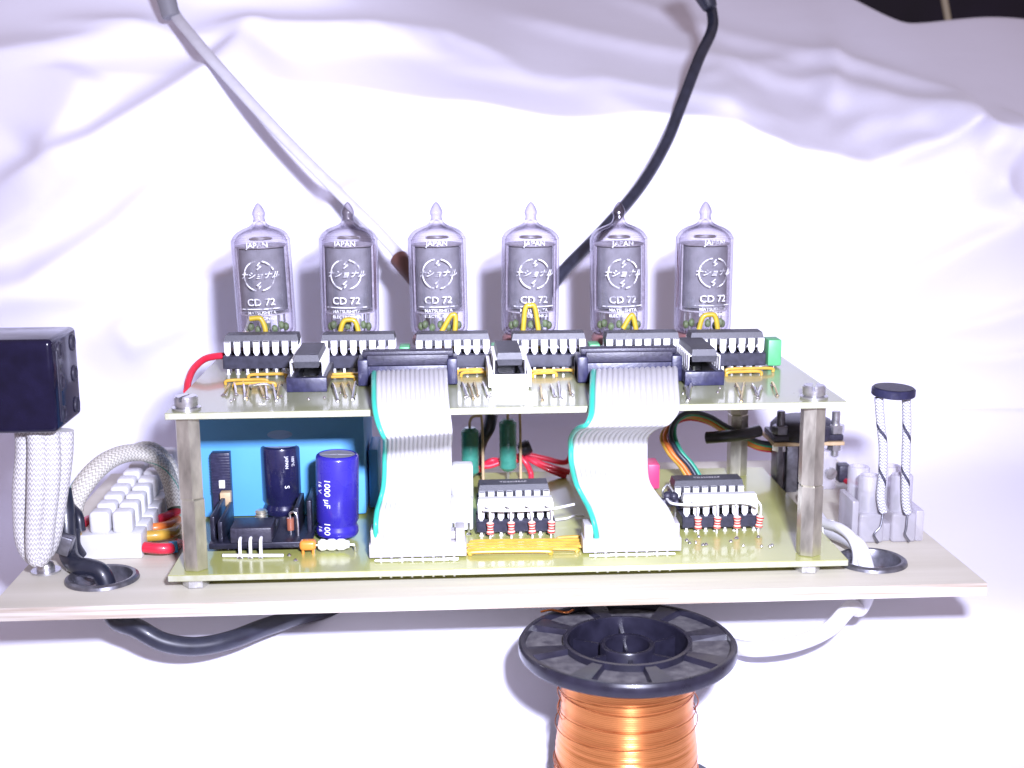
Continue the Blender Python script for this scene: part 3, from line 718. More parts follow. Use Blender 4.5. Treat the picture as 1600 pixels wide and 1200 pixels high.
# yellow looped resistors between chips and tubes
YL = [((390, 498), (404, 497), (414, 512), (416, 530), 'thin yellow wire loop before the first glass tube'),
      ((529, 530), (536, 504), (556, 504), (562, 530), 'round yellow wire loop before the second glass tube'),
      ((690, 518), (702, 497), (712, 496), (710, 530), 'yellow wire loop leaning sideways before the third glass tube'),
      ((817, 520), (821, 482), (836, 482), (843, 530), 'tall narrow yellow wire loop before the fourth glass tube'),
      ((976, 530), (980, 500), (990, 497), (996, 530), 'short yellow wire loop before the fifth glass tube'),
      ((1092, 515), (1098, 496), (1118, 496), (1123, 530), 'flat-topped yellow wire loop before the sixth glass tube')]
for k_, (a, b, c, e, lb) in enumerate(YL):
    t = thing('looped_resistor', lb, 'resistor', 'yellow wire loops before the glass tubes'); Y = 58.4
    A, B, C_, E_ = [at(*p, y=Y) for p in (a, b, c, e)]
    top = (B+C_)/2+Vector((0, 0, .8)); foot = Vector((E_.x+.1, Y, ZU)); 
    wire(t, 'yellow_sleeve', [A, B, top, C_, E_, (E_.x+.1, Y, ZU+3)] if k_ != 4 else [A+Vector((-.5, 0, 3)), top, C_, E_, (E_.x+.1, Y, ZU+3)], .72, YEL, sub=8, n=12)
    wire(t, 'lead', [(E_.x+.1, Y, ZU+3), (E_.x+.1, Y, ZU+1.5), foot], .3, PIN, sub=2)
    mb = MB(); x_ = A.x if k_ else A.x-1.3; zt_ = at(a[0], 516, y=Y).z
    mb.lathe([(0, 0), (.9, 0), (1.2, .4), (1.2, zt_-ZU-3.5), (.8, zt_-ZU-3), (0, zt_-ZU-3)], (x_, Y, ZU+2.6), 14); mb.build('body', RBODY, t)
    wire(t, 'lead', [(x_, Y, ZU+2.7), (x_, Y, ZU+1), (x_, Y, ZU)], .28, PIN, sub=2)
    wire(t, 'lead', [(x_, Y, zt_-.6), (x_, Y, zt_), A if k_ != 4 else A+Vector((-.5, 0, 3))], .3, PIN, sub=2)

# ------------------------------------------------------------------ ribbon cables
RIB = bpy.data.materials.new('ribbon_grey'); RIB.use_nodes = True
RIB = mat('ribbon_grey', (.50, .50, .505), .42, var=.04, scale=150, coat=.2)
GRE = mat('ribbon_green', (.03, .42, .30), .42, coat=.3)
def ribbon(stations, up_px, low_px, y_up, label):
    t = thing('ribbon_cable', label, 'ribbon cable', 'grey ribbon cables joining the two boards')
    Lp = [at(a, b, y=Y) for a, b, c, e, Y in stations]; Rp = [at(c, e, y=Y) for a, b, c, e, Y in stations]
    Lc = catmull(Lp, 9); Rc = catmull(Rp, 9); n = len(Lc); NW = 16; per = 6
    # wires: bumpy section
    def section(w0, w1, nm, m):
        vs = []; fs = []
        cols = (w1-w0)*per+1
        for k in range(n):
            T = (Lc[min(k+1, n-1)]+Rc[min(k+1, n-1)]-Lc[max(k-1, 0)]-Rc[max(k-1, 0)]).normalized(); W = (Rc[k]-Lc[k]); Nn = W.cross(T).normalized()
            pitch_ = W.length/NW
            for side in (1, -1):
                for j in range(cols):
                    u = w0+j/per; ph = (u % 1); hh = max(.13, math.sqrt(max(0, .25-(ph-.5)**2)))*pitch_*.95
                    if j % per == 0: hh = .15*pitch_
                    vs.append(Lc[k]+W*(u/NW)+Nn*hh*side)
        row = 2*cols
        for k in range(n-1):
            for j in range(cols-1):
                a = k*row+j; fs.append([a, a+1, a+row+1, a+row]); a = k*row+cols+j; fs.append([a+1, a, a+row, a+row+1])
            fs.append([k*row, k*row+row, k*row+row+cols, k*row+cols]); e = cols-1; fs.append([k*row+e, k*row+cols+e, k*row+row+cols+e, k*row+row+e])
        for k in (0, n-1):
            for j in range(cols-1): fs.append([k*row+j, k*row+j+1, k*row+cols+j+1, k*row+cols+j])
        mb = MB(); mb.add(vs, fs); mb.build(nm, m, t, sharp=60)
    section(1, 16, 'ribbon', RIB); section(0, 1, 'marked_wire', GRE)
    # upper plug and box header
    a = at(up_px[0], 598, y=y_up); b = at(up_px[1], 598, y=y_up); x0, x1 = a.x, b.x
    u = thing_part(t, 'upper_plug')
    mb = MB(); mb.box(x0, x1, y_up, y_up+8.5, ZU+.4, ZU+5.2, bev=.25); mb.box(x0, x0+2.6, y_up-1.2, y_up+7, ZU+.4, ZU+7.0, bev=.3); mb.box(x1-2.6, x1, y_up-1.2, y_up+7, ZU+.4, ZU+7.0, bev=.3)
    mb.build('box_header', SOCKB, t)
    mb = MB(); mb.box(x0+2.2, x1-2.2, y_up-.2, y_up+6, ZU+5.3, ZU+8.0, bev=.3); mb.box(x0+1.0, x1-1.0, y_up+1, y_up+5, ZU+7.2, ZU+8.8, bev=.3); o = mb.build('upper_plug', BLK, t)
    return t, x0, x1
def thing_part(t, n): return t
S1 = [(581, 582, 698, 577, 27), (580, 586, 699, 582, 21), (580, 604, 700, 602, 8), (581, 635, 702, 632, -2.5), (587, 662, 705, 655, -7), (595, 681, 707, 673, -7.8), (598, 687, 707, 679, -4.5), (598, 692, 707, 684, 3), (598, 701, 706, 694, 11.5), (597, 716, 706, 710, 15), (597, 735, 706, 732, 16), (595, 762, 706, 759, 16.5), (590, 782, 705, 778, 15.5), (585, 800, 705, 796, 11), (583, 822, 705, 818, 8.2), (583, 851, 705, 847, 9.6)]
S2 = [(923, 580, 1058, 575, 26), (922, 585, 1059, 580, 20), (921, 604, 1060, 600, 8), (920, 635, 1062, 628, -2.5), (918, 652, 1060, 645, -7), (911, 664, 1048, 660, -7.8), (901, 668, 1032, 666, -4), (893, 675, 1020, 674, 3.5), (888, 686, 1013, 684, 11), (888, 700, 1012, 697, 14), (889, 725, 1012, 722, 14), (896, 755, 1015, 751, 17), (908, 779, 1028, 773, 15.5), (918, 799, 1043, 792, 11), (925, 822, 1054, 815, 8.6), (929, 853, 1062, 845, 10)]
def lower_plug(t, x0p, x1p, py):
    a = at(x0p, py, z=1.2); b = at(x1p, py-3, z=1.2); x0, x1, y = a.x, b.x, a.y
    mb = MB(); mb.box(x0, x1, y, y+6, .5, 3.9, bev=.2); mb.box(x0+.4, x0+2.6, y+.6, y+6, 3.7, 7.4, bev=.2); mb.box(x1-2.6, x1-.4, y+.6, y+6, 3.7, 7.4, bev=.2)
    mb.box(x0+.6, x1-.6, y+2.2, y+5.8, 4.2, 6.2, bev=.3)
    mb.build('lower_plug', GREY, t)
    for i in range(8):
        x = x0+2.9+i*2.54
        mb = MB(); mb.cyl((x, y-1.4, -.02), (x, y-1.4, 1.0), .33, n=8); solder(mb, x, y-1.4, 0, .7); mb.build('header_pin', PIN, LB)
        mb = MB(); mb.cyl((x, y-5.5, -2.6), (x, y-5.5, -1.55), .3, n=8); mb.build('header_pin', PIN, LB)
    wire(LB, 'bus_wire', [(x0+1.5, y-1.9, .45), ((x0+x1)/2, y-1.9, .5), (x1-2, y-1.9, .45)], .36, PIN, sub=3)
c1, _, _ = ribbon(S1, (560, 715), None, 27.5, 'grey ribbon cable with green edge wire, hanging beside the blue capacitor'); lower_plug(c1, 577, 729, 868)
c2, _, _ = ribbon(S2, (902, 1064), None, 27.0, 'grey ribbon cable with green edge wire, kinked sideways beside the coloured wires'); lower_plug(c2, 911, 1065, 860)

# ------------------------------------------------------------------ power corner of the lower board
t = thing('transformer', 'large light blue plastic transformer block at the back of the lower board', 'transformer')
a = at(318, 810, z=0); b = at(573, 806, z=0); y = 44.3
mb = MB(); mb.box(a.x, b.x, y, y+36, .6, 34.5, bev=.6); mb.build('case', BLUE, t)
q = at(437, 679, y=y); vs = MB(); vs.lathe([(0, 0), (2.9, 0), (3.1, -.12), (3.1, -.3)], n=30, M=Matrix.Translation((q.x, y-.02, q.z)) @ Matrix.Rotation(PI/2, 4, 'X') @ Matrix.Diagonal((1.15, .42, 1, 1)))
vs.build('oval_mark', mat('pale_blue_print', (.25, .42, .70), .5), t)
mb = MB(); mb.box(b.x+.6, b.x+3.2, y+6, y+22, .5, 17, bev=.4); mb.build('side_flange', BLUE, t)

def capacitor(px0, px1, ytop, z0, ctr_y, m, label, lean=0, h=None):
    xa = at(px0, (ytop+850)/2, y=ctr_y).x; xb = at(px1, (ytop+850)/2, y=ctr_y).x; r = (xb-xa)/2; cx = (xa+xb)/2; H = h
    t = thing('electrolytic_capacitor', label, 'capacitor', None, loc=(cx, ctr_y, z0)); t.rotation_euler = (0, lean, 0)
    mb = MB(); P = [(0, .2), (r*.85, .2), (r*.96, .45), (r, 1.1), (r*.985, 2.2), (r*.91, 3.0), (r*.91, 3.4), (r, 4.3), (r, H-.9), (r*.97, H-.35), (r*.88, H), (r*.84, H+.02), (r*.82, H-.15)]
    mb.lathe(P, n=48); mb.build('sleeve', m, t)
    mb = MB(); mb.lathe([(r*.83, H-.16), (0, H-.2)], n=48); mb.box(-r*.7, r*.7, -.1, .1, H-.19, H-.12); mb.box(-.1, .1, -r*.7, r*.7, H-.19, H-.12); mb.build('metal_top', mat('can_top', (.34, .34, .40), .5, .3, var=.2), t)
    for sx in (-1, 1):
        mb = MB(); mb.cyl((sx*2, 0, -z0), (sx*2, 0, .3), .35, n=8); mb.build('lead', PIN, t)
    return t, r
cb, r = capacitor(492, 559, 718, 1.2, 25, CAPB, 'tall bright blue electrolytic capacitor printed 1000 microfarad 16 volt', .03, 21.4)
mb = MB()
def vtext(mb, txt, size, r, ang, z, thick=.02):
    tv, tf = text_geo(txt, size, thick); mb.add(wrap([Vector((v.y, -v.x, v.z)) for v in tv], r, ang, z), tf)
vtext(mb, '1000 µF', 2.3, r, -.42, 12.2); vtext(mb, '16 V', 1.7, r, -.86, 13.6)
mb.build('printed_value', WHT, cb)
mb = MB(); vtext(mb, '100', 2.3, r, -.42, 3.0); vtext(mb, '16', 1.7, r, -.82, 2.7); mb.build('printed_value', WHT, cb)
cn, r = capacitor(410, 474, 712, 1.0, 46, NAVY, 'navy electrolytic capacitor standing in front of the blue transformer', 0, 19.2)
mb = MB(); vtext(mb, 'JAPAN', 1.2, r, .38, 15.3); vtext(mb, '105°C', 1.1, r, .7, 15.5); vtext(mb, 'S', 1.8, r, .35, 8.6); mb.build('printed_value', WHT, cn)

# heat sink with its regulator
t = thing('heat_sink', 'black finned heat sink lying on the lower board beside the hexagonal spacer', 'heat sink')
HS = mat('black_anodised', (.022, .022, .04), .36, .3, var=.3, scale=400, bump=.2)
xa = at(326, 870, z=0).x; xb = at(487, 862, z=0).x
mb = MB(); mb.box(xa, xb, 14, 36, 1.5, 3.0, bev=.2); mb.build('base', HS, t)
for fx, zt_, y0_, y1_ in ((xa, 9.0, 17, 34), (xa+2.2, 8.2, 15, 33), (xb-4.6, 10.0, 20, 34), (xb-1.6, 11.2, 22, 35)):
    mb = MB(); mb.box(fx, fx+1.15, y0_, y1_, 2.9, zt_, bev=.25); mb.build('fin', HS, t)
t2 = thing('voltage_regulator', 'black three-legged regulator bolted on the heat sink', 'regulator')
xc = at(394, 866, z=0).x
mb = MB(); mb.box(xc-5.1, xc+5.1, 13.5, 22.5, 3.1, 7.0, bev=.4); mb.build('body', BLK, t2)
mb = MB(); mb.box(xc-5, xc+5, 22.5, 29.5, 3.1, 4.4, bev=.2); mb.build('tab', DSTEEL, t2)
mb = MB(); mb.lathe([(0, 0), (1.4, 0), (1.4, 3.2), (1.2, 3.4), (0, 3.4)], (xc+.9, 26.5, 4.4), 20); 
for k_ in range(4): mb.lathe([(1.4, .4+k_*.75), (1.62, .6+k_*.75), (1.4, .8+k_*.75)], (xc+.9, 26.5, 4.4), 20)
mb.build('screw', BRASS, t2)
for dx in (-2.54, 0, 2.54):
    wire(t2, 'leg', [(xc+dx, 13.8, 4.5), (xc+dx, 12.6, 4.4), (xc+dx, 11.9, 3.4), (xc+dx, 11.7, 0)], .42, PINW, sub=4); joint(LB, xc+dx, 11.7, 0, .95)
wire(LB, 'bus_wire', [at(348, 868, z=.5), at(395, 868, z=.6), at(443, 868, z=.5)], .42, PINW, sub=3)
# extra clutter round the heat sink
t = thing('trimmer', 'ribbed black upright slider with a small blue and brown trimmer, before the transformer', 'trimmer')
xf0 = at(333, 760, y=42).x; xf1 = at(362, 760, y=42).x; zt_ = at(347, 706, y=42).z
mb = MB(); mb.box(xf0, xf1, 40.5, 43.6, .3, zt_, bev=.2)
for k_ in range(14): mb.box(xf0-.12, xf1+.12, 40.3, 40.6, zt_-1.0-k_*.75, zt_-.65-k_*.75)
mb.build('ribbed_body', SOCKB, t)
q = at(352, 800, y=39); mb = MB(); mb.box(q.x-2.0, q.x+1.9, 38.4, 40.3, .3, q.z+1.2, bev=.2); mb.build('base', mat('trimmer_blue', (.03, .15, .55), .4), t)
q = at(352, 782, y=38); mb = MB(); mb.box(q.x-1.3, q.x+1.5, 37.6, 40.3, q.z-1.6, q.z+2.2, bev=.25); mb.build('knob', TAN, t)
q = at(347, 757, y=40); mb = MB(); mb.box(q.x-.8, q.x+.8, 39.6, 40.3, q.z-1.0, q.z+1.2, bev=.15); mb.build('slider', WHP, t)
t = thing('ceramic_capacitor', 'small white and brown ceramic part at the foot of the navy capacitor', 'capacitor')
q = at(436, 822, y=33); mb = MB(); mb.box(q.x-1.7, q.x+.6, 32.5, 35, q.z-1.6, q.z+1.4, bev=.5); mb.build('body', WHP, t)
mb = MB(); mb.ball((q.x+1.9, 33.5, q.z-.2), 1.6, (1, .6, 1)); mb.build('disc', RBODY, t)
for dx in (-1, 1.6):
    mb = MB(); mb.cyl((q.x+dx, 33.8, 0), (q.x+dx, 33.8, q.z-1.2), .28, n=8); mb.build('lead', PIN, t)
t = thing('small_diode', 'tiny dark glass diode standing behind the orange capacitor', 'diode')
q = at(455, 846, y=20); mb = MB(); mb.lathe([(0, 0), (.9, .1), (.95, 3.2), (0, 3.3)], (q.x, 20, 4.2), 16); mb.build('body', mat('diode_glass', (.30, .10, .06), .2, coat=.6), t)
wire(t, 'lead', [(q.x, 20, 0), (q.x, 20, 2), (q.x, 20, 4.3)], .3, PIN); wire(t, 'lead', [(q.x, 20, 7.4), (q.x, 20, 8.6), (q.x+1, 19.6, 9.0), (q.x+1.8, 19.4, 7.5), (q.x+1.9, 19.4, 0)], .3, PIN)
for px_, py_ in ((360, 858), (418, 850), (436, 852), (452, 868), (462, 876)):
    q = at(px_, py_, z=0); joint(LB, q.x, q.y, 0, .6)
t = thing('tantalum_capacitor', 'small orange capacitor between the heat sink and the blue capacitor', 'capacitor')
a = at(468, 872, y=12.5); b = at(493, 846, y=12.5)
mb = MB(); mb.box(a.x, b.x, 12.5, 15.5, 1.0, b.z, bev=.9, seg=4); mb.build('body', ORG, t)
for x_ in (a.x+.8, b.x-.8):
    mb = MB(); mb.cyl((x_, 13.6, 0), (x_, 13.6, 1.6), .35, n=8); mb.build('leg', ORG, t)
t = thing('ceramic_resistor', 'knobbly white ceramic resistor lying before the bright blue capacitor', 'resistor')
a = at(497, 862, y=14.5); b = at(549, 859, y=14.5)
pr = [(0, 0), (1.0, .1), (1.5, .8), (1.45, 1.6), (1.15, 2.2), (1.5, 2.9), (1.5, 4.0), (1.15, 4.6), (1.5, 5.2), (1.45, 6.4), (1.1, 7.0), (.9, 7.8), (0, 8.0)]
M_ = Matrix.Translation((a.x, 14.6, 1.9)) @ Matrix.Rotation(PI/2, 4, 'Y')
mb = MB(); mb.lathe(pr, n=20, M=M_); mb.build('body', mat('glazed_white', (.80, .80, .80), .3), t)
wire(t, 'lead', [(a.x, 14.6, 1.9), (a.x-.8, 14.6, 1.6), (a.x-1, 14.6, 0)], .3, PIN); wire(t, 'lead', [(a.x+7.9, 14.6, 1.9), (a.x+9, 14.6, 1.6), (a.x+9.2, 14.6, 0)], .3, PIN)

# white cans beside the first cable
for x0, x1, yt, zt0, y, lb in ((706, 739, 727, 766, 34, 'upright white can, the rear one between first flat cable and white bar'), (702, 739, 780, 827, 27, 'squat white can, the front one between first flat cable and white bar')):
    t = thing('film_capacitor', lb, 'capacitor', 'white cans beside the first flat cable')
    a = at(x0, zt0, y=y); b = at(x1, yt, y=y); mb = MB(); mb.box(a.x, b.x, y, y+5, .8 if y < 30 else 6.5, b.z, bev=.7, seg=3); mb.build('can', WHP, t)
    if y > 30:
        mb = MB(); mb.box(a.x+.3, b.x-.3, y+.3, y+4.7, .5, 6.4, bev=.2); mb.build('base', SOCKB, t)
    for x_ in (a.x+1.2, b.x-1.2):
        mb = MB(); mb.cyl((x_, y-.5, 0), (x_, y-.5, 3.2), .35, n=8); solder(mb, x_, y-.5, 0, .8); mb.build('leg', PIN, t)
# green power resistors
for px, w_, yt, yb, y, lb in ((735, 27, 668, 742, 74, 'dark green upright resistor behind the white can, nearest the first flat cable'), (794, 27, 655, 735, 76, 'dark green upright resistor standing among the red wires')):
    t = thing('power_resistor', lb, 'resistor', 'green upright resistors at the back of the lower board')
    a = at(px, yb, y=y); b = at(px, yt, y=y); r = w_/5.25/2
    mb = MB(); H = b.z-a.z; P = [(0, 0), (r*.6, 0), (r, 1.0), (r, 2.0)]
    P += [(r*(1-.03*(k_ % 2)), 2+(H-4)*k_/12) for k_ in range(1, 12)]+[(r, H-2), (r, H-1), (r*.6, H), (0, H)]
    mb.lathe(P, (a.x, y, a.z), 28); mb.build('body', TEAL, t)
    mb = MB(); mb.cyl((a.x, y, 0), (a.x, y, a.z+.1), .4, n=8); mb.build('lead', PIN, t)
    wire(t, 'upper_lead', [(a.x, y, b.z-.1), (a.x, y, b.z+1.6), (a.x+.8, y+.5, b.z+3.0), (a.x+2.6, y+.8, b.z+3.2), (a.x+3.6, y+1, b.z+1.5), (a.x+3.8, y+1, 0)], .4, TAN, sub=5)
t = thing('insulated_lead', 'black sleeved lead slanting between the two green resistors', 'wire')
wire(t, 'sleeve', [at(768, 648, y=80), at(764, 668, y=79), at(752, 690, y=80), at(746, 715, y=82), at(745, 740, z=0)], 1.9, RUB, sub=6, n=14)
# red wires
t = thing('red_wires', 'bundle of red wires crossing behind the green resistors into the second cable', 'wire')
for k_, pts in enumerate((((748, 735, 83), (765, 725, 82), (790, 718, 84), (815, 712, 83), (835, 722, 81), (860, 735, 80), (885, 745, 79)),
             ((750, 731, 82), (770, 719, 80), (795, 722, 83), (825, 716, 82), (850, 726, 80), (890, 738, 79)),
             ((812, 712, 81), (822, 724, 80), (829, 738, 80), (830, 748, 79)), ((820, 709, 84), (850, 716, 84), (884, 722, 84), (896, 700, 84)), ((752, 728, 79.5), (765, 728, 79.3), (783, 722, 79.5)))):
    wire(t, 'wire', [at(a, b, y=Y) for a, b, Y in pts], .85, RED, sub=6, n=10)
o = MB(); q = at(820, 700, y=82); o.lathe([(0, -2), (1.8, -1.9), (2.3, -1), (2.3, 1), (1.8, 1.9), (0, 2)], n=20, M=Matrix.Translation(q) @ Matrix.Rotation(1.2, 4, 'Y')); o.build('black_clamp', RUB, t)
block('fuse_holder', 1012, 1031, 726, 764, 62, 8, mat('pink_plastic', (.65, .05, .16), .4), 'pinkish red block half hidden behind the second flat cable', 'fuse holder')
t = thing('slotted_part', 'small dark coiled part at the near end of the second black chip', 'component')
q = at(1046, 775, y=36); mb = MB(); 
for k_ in range(5): mb.ball((q.x-1.4+k_*.8, 36-.3*k_, q.z-1.5+(k_ % 2)*1.6), 1.3, n=7)
mb.build('body', BLK, t)
wire(t, 'lead', [at(1036, 778, y=34), at(1036, 766, y=34), at(1044, 758, y=34.5), at(1052, 768, y=34)], .3, PIN); wire(t, 'lead', [(q.x, 36, q.z-1.5), (q.x, 36, q.z-4), (q.x, 36, 0)], .35, PIN)

# coloured wires arching to the socket
t = thing('wire_bundle', 'arched bundle of green, orange, red and yellow wires strapped to the rear spacer', 'wire')
base = [(1090, 748, 62), (1076, 726, 64), (1058, 705, 66), (1048, 680, 69), (1056, 656, 72), (1078, 646, 74), (1108, 652, 76), (1135, 668, 77), (1160, 680, 77), (1185, 692, 77), (1215, 697, 78)]
for k_, (m_, off) in enumerate(((DRKG, (0, 0)), (GRW, (6, 2)), (ORW, (-9, 3)), (YELW, (-14, 4)), (RED, (-5, 6)))):
    pts = [at(a+off[0]*(1 if i < 4 else .3), b+off[1]*(1 if i > 3 else .2)+(k_-2)*(1.0 if i > 4 else 0), y=Y+k_*.9) for i, (a, b, Y) in enumerate(base)]
    wire(t, 'wire', pts, .72, m_, sub=7, n=10)
t = thing('cable_tie', 'black sleeve strapping the coloured wires in front of the rear brass spacer', 'cable tie')
wire(t, 'sleeve', [at(1104, 684, y=75), at(1130, 682, y=73), at(1160, 679, y=73), at(1186, 673, y=75)], 2.0, RUB, sub=6, n=14, flat=.9)

# ------------------------------------------------------------------ bolted socket at the right rear
t = thing('bolted_socket', 'dark round socket bolted on a tan plate above grey metal posts', 'socket')
Y0 = 72; x0 = at(1209, 692, y=Y0).x; x1 = at(1320, 692, y=Y0).x; zpl = at(1260, 694, y=Y0).z
mb = MB(); mb.box(x0, x1, Y0, Y0+15, zpl-.6, zpl+.5, bev=.1, seg=1); mb.build('plate', TAN, t)
mb = MB(); mb.lathe([(0, 0), (9.5, 0), (9.8, .6), (9.6, 3.6), (8.2, 5.2), (6.4, 5.8), (0, 6.0)], ((x0+x1)/2, Y0+8, zpl+.6), 36); mb.build('moulding', BLK, t)
mb = MB(); mb.box(x0+.2, x1-.2, Y0+.4, Y0+13, zpl+.6, zpl+2.6, bev=.5); mb.build('flange', BLK, t)
for px in (1220, 1306):
    q = at(px, 660, y=Y0+3); s_ = MB(); s_.cyl((q.x, Y0+3, zpl-4.5), (q.x, Y0+3, at(px, 642, y=Y0+3).z), 1.25, n=16, bev=.2)
    b_ = s_.build('bolt', DSTEEL if px < 1250 else STEEL, t)
    mb = MB(); mb.lathe([(1.2, 0), (2.6, 0), (2.7, .3), (2.7, 2.2), (2.4, 2.5), (1.2, 2.5)], (q.x, Y0+3, zpl+2.7), 6); mb.build('nut', DSTEEL if px < 1250 else STEEL, b_)
    mb = MB(); mb.lathe([(1.2, 0), (2.3, 0), (2.3, 1.8), (1.2, 1.8)], (q.x, Y0+3, zpl-2.5), 6); mb.build('nut', STEEL, b_)
for a_, b_, m_, nm in ((1214, 1224, DSTEEL, 'post'), (1229, 1247, DSTEEL, 'post'), (1250, 1284, BLK, 'coil_block')):
    mb = MB(); mb.box(at(a_, 760, y=Y0).x, at(b_, 760, y=Y0).x, Y0+1, Y0+8, ZP+.01, zpl-.65, bev=.3); mb.build(nm, m_, t)
mb = MB(); mb.box(at(1286, 760, y=Y0).x, at(1311, 760, y=Y0).x, Y0+3, Y0+7, ZP+.01, zpl-3, bev=.6); fb = mb.build('clear_bracket', FROST, t)
q = at(1297, 738, y=Y0+3); mb = MB(); mb.lathe([(0, 0), (1.6, 0), (1.7, .4), (1.7, 1.3), (0, 1.4)], n=20, M=Matrix.Translation((q.x, Y0+2.9, q.z)) @ Matrix.Rotation(PI/2, 4, 'X')); mb.build('screw', STEEL, fb)
t = thing('wire_connector', 'small black plug with a red wire beside the clear bracket', 'connector')
q = at(1311, 755, y=76); e = at(1331, 728, y=76); mb = MB(); mb.box(q.x, e.x, 76, 81, q.z, e.z, bev=.5); mb.build('shell', BLK, t)
wire(t, 'wire', [at(1322, 752, y=75.7), at(1334, 752, y=72), at(1342, 762, y=66), at(1348, 780, y=60), at(1350, 800, y=56)], .9, RED, sub=6)
t = thing('red_wire', 'stub of red wire showing beside the edge of the lower board', 'wire'); wire(t, 'wire', [at(1198, 744, y=90), at(1208, 748, y=86), at(1216, 755, y=84), at(1218, 775, y=82)], .9, RED)

# ------------------------------------------------------------------ light sensor on its terminal strip
YL_ = 23.5
t = thing('light_sensor', 'dark round light sensor held up on two braided white legs', 'light sensor')
a = at(1363, 612, y=YL_); b = at(1429, 612, y=YL_); cx, cz, r = (a.x+b.x)/2, a.z, (b.x-a.x)/2
mb = MB(); mb.lathe([(0, -1.1), (r-.3, -1.1), (r, -.8), (r, .7), (r-.3, 1.0), (0, 1.0)], n=40, M=Matrix.Translation((cx, YL_, cz)) @ Matrix.Rotation(.03, 4, 'X') @ Matrix.Rotation(.03, 4, 'Y')); hd = mb.build('head', SOCKB, t)
mb = MB(); mb.lathe([(0, 1.0), (r-.6, 1.02), (r-.5, 1.15), (0, 1.15)], n=40, M=Matrix.Translation((cx, YL_, cz)) @ Matrix.Rotation(.03, 4, 'X') @ Matrix.Rotation(.03, 4, 'Y')); mb.build('window', BLK, hd)
for pts, tip in ((((1373, 621), (1376, 660), (1380, 700), (1379, 740), (1376, 775), (1380, 800)), ((1376, 822), (1366, 835), (1372, 848))), (((1416, 621), (1417, 660), (1416, 700), (1415, 740), (1415, 780), (1418, 802)), ((1416, 825), (1414, 835), (1421, 846)))):
    wire(t, 'braided_leg', [at(a_, b_, y=YL_-.5) for a_, b_ in pts], 1.15, BRAIDL, sub=8, n=14)
    wire(t, 'lead', [at(*pts[-1], y=YL_-.5)]+[at(*p, y=YL_-1) for p in tip], .3, DSTEEL, sub=5)
t = thing('terminal_strip', 'translucent plastic terminal strip holding the light sensor legs', 'terminal strip')
x0 = at(1336, 850, y=YL_).x
for k_ in range(2):
    xx = x0+1.2+k_*8.6
    mb = MB(); mb.box(xx, xx+6.6, YL_+.6, YL_+17, ZP+.02, ZP+8, bev=.8, seg=3); mb.build('housing', FROST, t)
    for j in (0, 1):
        mb = MB(); mb.lathe([(0, 0), (2.9, 0), (2.9, 9.6), (2.6, 10), (1.9, 10.1), (1.8, 6), (0, 6)], (xx+3.2, YL_+4.2+j*9, ZP+7.6), 24); tw = mb.build('tower', FROST, t)
        mb = MB(); mb.cyl((xx+3.2, YL_+4.2+j*9, ZP+8), (xx+3.2, YL_+4.2+j*9, ZP+12), 1.5, n=14); mb.build('screw', STEEL, tw)
mb = MB(); mb.box(x0-.8, x0+1.0, YL_+1, YL_+13, ZP+.03, ZP+11.5, bev=.5); mb.box(x0+16.2, x0+18.6, YL_+1, YL_+13, ZP+.03, ZP+8.6, bev=.7); mb.box(x0+7.7, x0+9.9, YL_+2, YL_+15, ZP+.03, ZP+5, bev=.4); mb.build('end_wall', FROST, t)

# white cable through the right ring
t = thing('white_cable', 'thick white cable bending down through the ring near the light sensor', 'cable')
wire(t, 'cable', [at(1262, 770, y=55), at(1272, 800, y=42), at(1290, 825, y=30), at(1318, 838, y=20), at(1340, 852, y=13), at(1350, 875, y=9.5), (RR.x-.5, RR.y-.5, ZP-6), (RR.x-1.5, RR.y+2, ZP-13),
                  at(1328, 950, y=8), at(1295, 983, y=5), at(1245, 1005, y=5), at(1190, 1014, y=8), at(1150, 1010, y=14), at(1080, 990, y=36), at(1000, 960, y=50)], 2.0, WCAB, sub=8, n=18)
wire(t, 'second_strand', [at(1262, 800, y=40), at(1288, 818, y=28), at(1312, 825, y=19), at(1332, 842, y=13), at(1340, 870, y=10.5), (RR.x-4.2, RR.y+.3, ZP-5)], 1.3, WCAB, sub=8, n=14)
t = thing('cable_strap', 'narrow white strap tied round the white cable', 'cable tie')
mb = MB(); q = at(1296, 826, y=27.2); 
dv = (at(1318, 838, y=20)-at(1290, 825, y=30)).normalized()
mb.lathe([(2.15, -.8), (2.4, -.7), (2.4, .7), (2.15, .8)], n=24, M=Matrix.Translation(q) @ dv.to_track_quat('Z', 'Y').to_matrix().to_4x4()); mb.build('band', WHP, t)

# ------------------------------------------------------------------ left end
t = thing('plastic_box', 'glossy black plastic box with round recesses in its side, at the picture edge', 'box')
Y = 2; a = at(-70, 680, y=Y); b = at(79, 531, y=Y)
GB_ = mat('glossy_black', (.006, .005, .022), .16, coat=.2, spec=.35, var=.3, scale=200)
mb = MB(); mb.box(a.x, b.x, Y, Y+21, a.z, b.z, bev=1.3, seg=4); mb.build('shell', GB_, t)
for yy in (6, 17):
    for zz in (a.z+3.2, b.z-3.4, (a.z+b.z)/2):
        mb = MB(); mb.lathe([(0, .05), (1.2, .05), (1.45, .35), (1.9, .35), (2.1, 0)], n=24, M=Matrix.Translation((b.x-.02, Y+yy, zz)) @ Matrix.Rotation(PI/2, 4, 'Y')); mb.build('recess_ring', BLK, t)
mb = MB(); mb.box(b.x-.05, b.x+.25, Y+3, Y+4.6, a.z+2, b.z-3, bev=.1); mb.build('seam', BLK, t)
t = thing('braided_sleeve', 'thick white braided sleeve hanging down from the black box', 'cable sleeve', 'white braided sleeves')
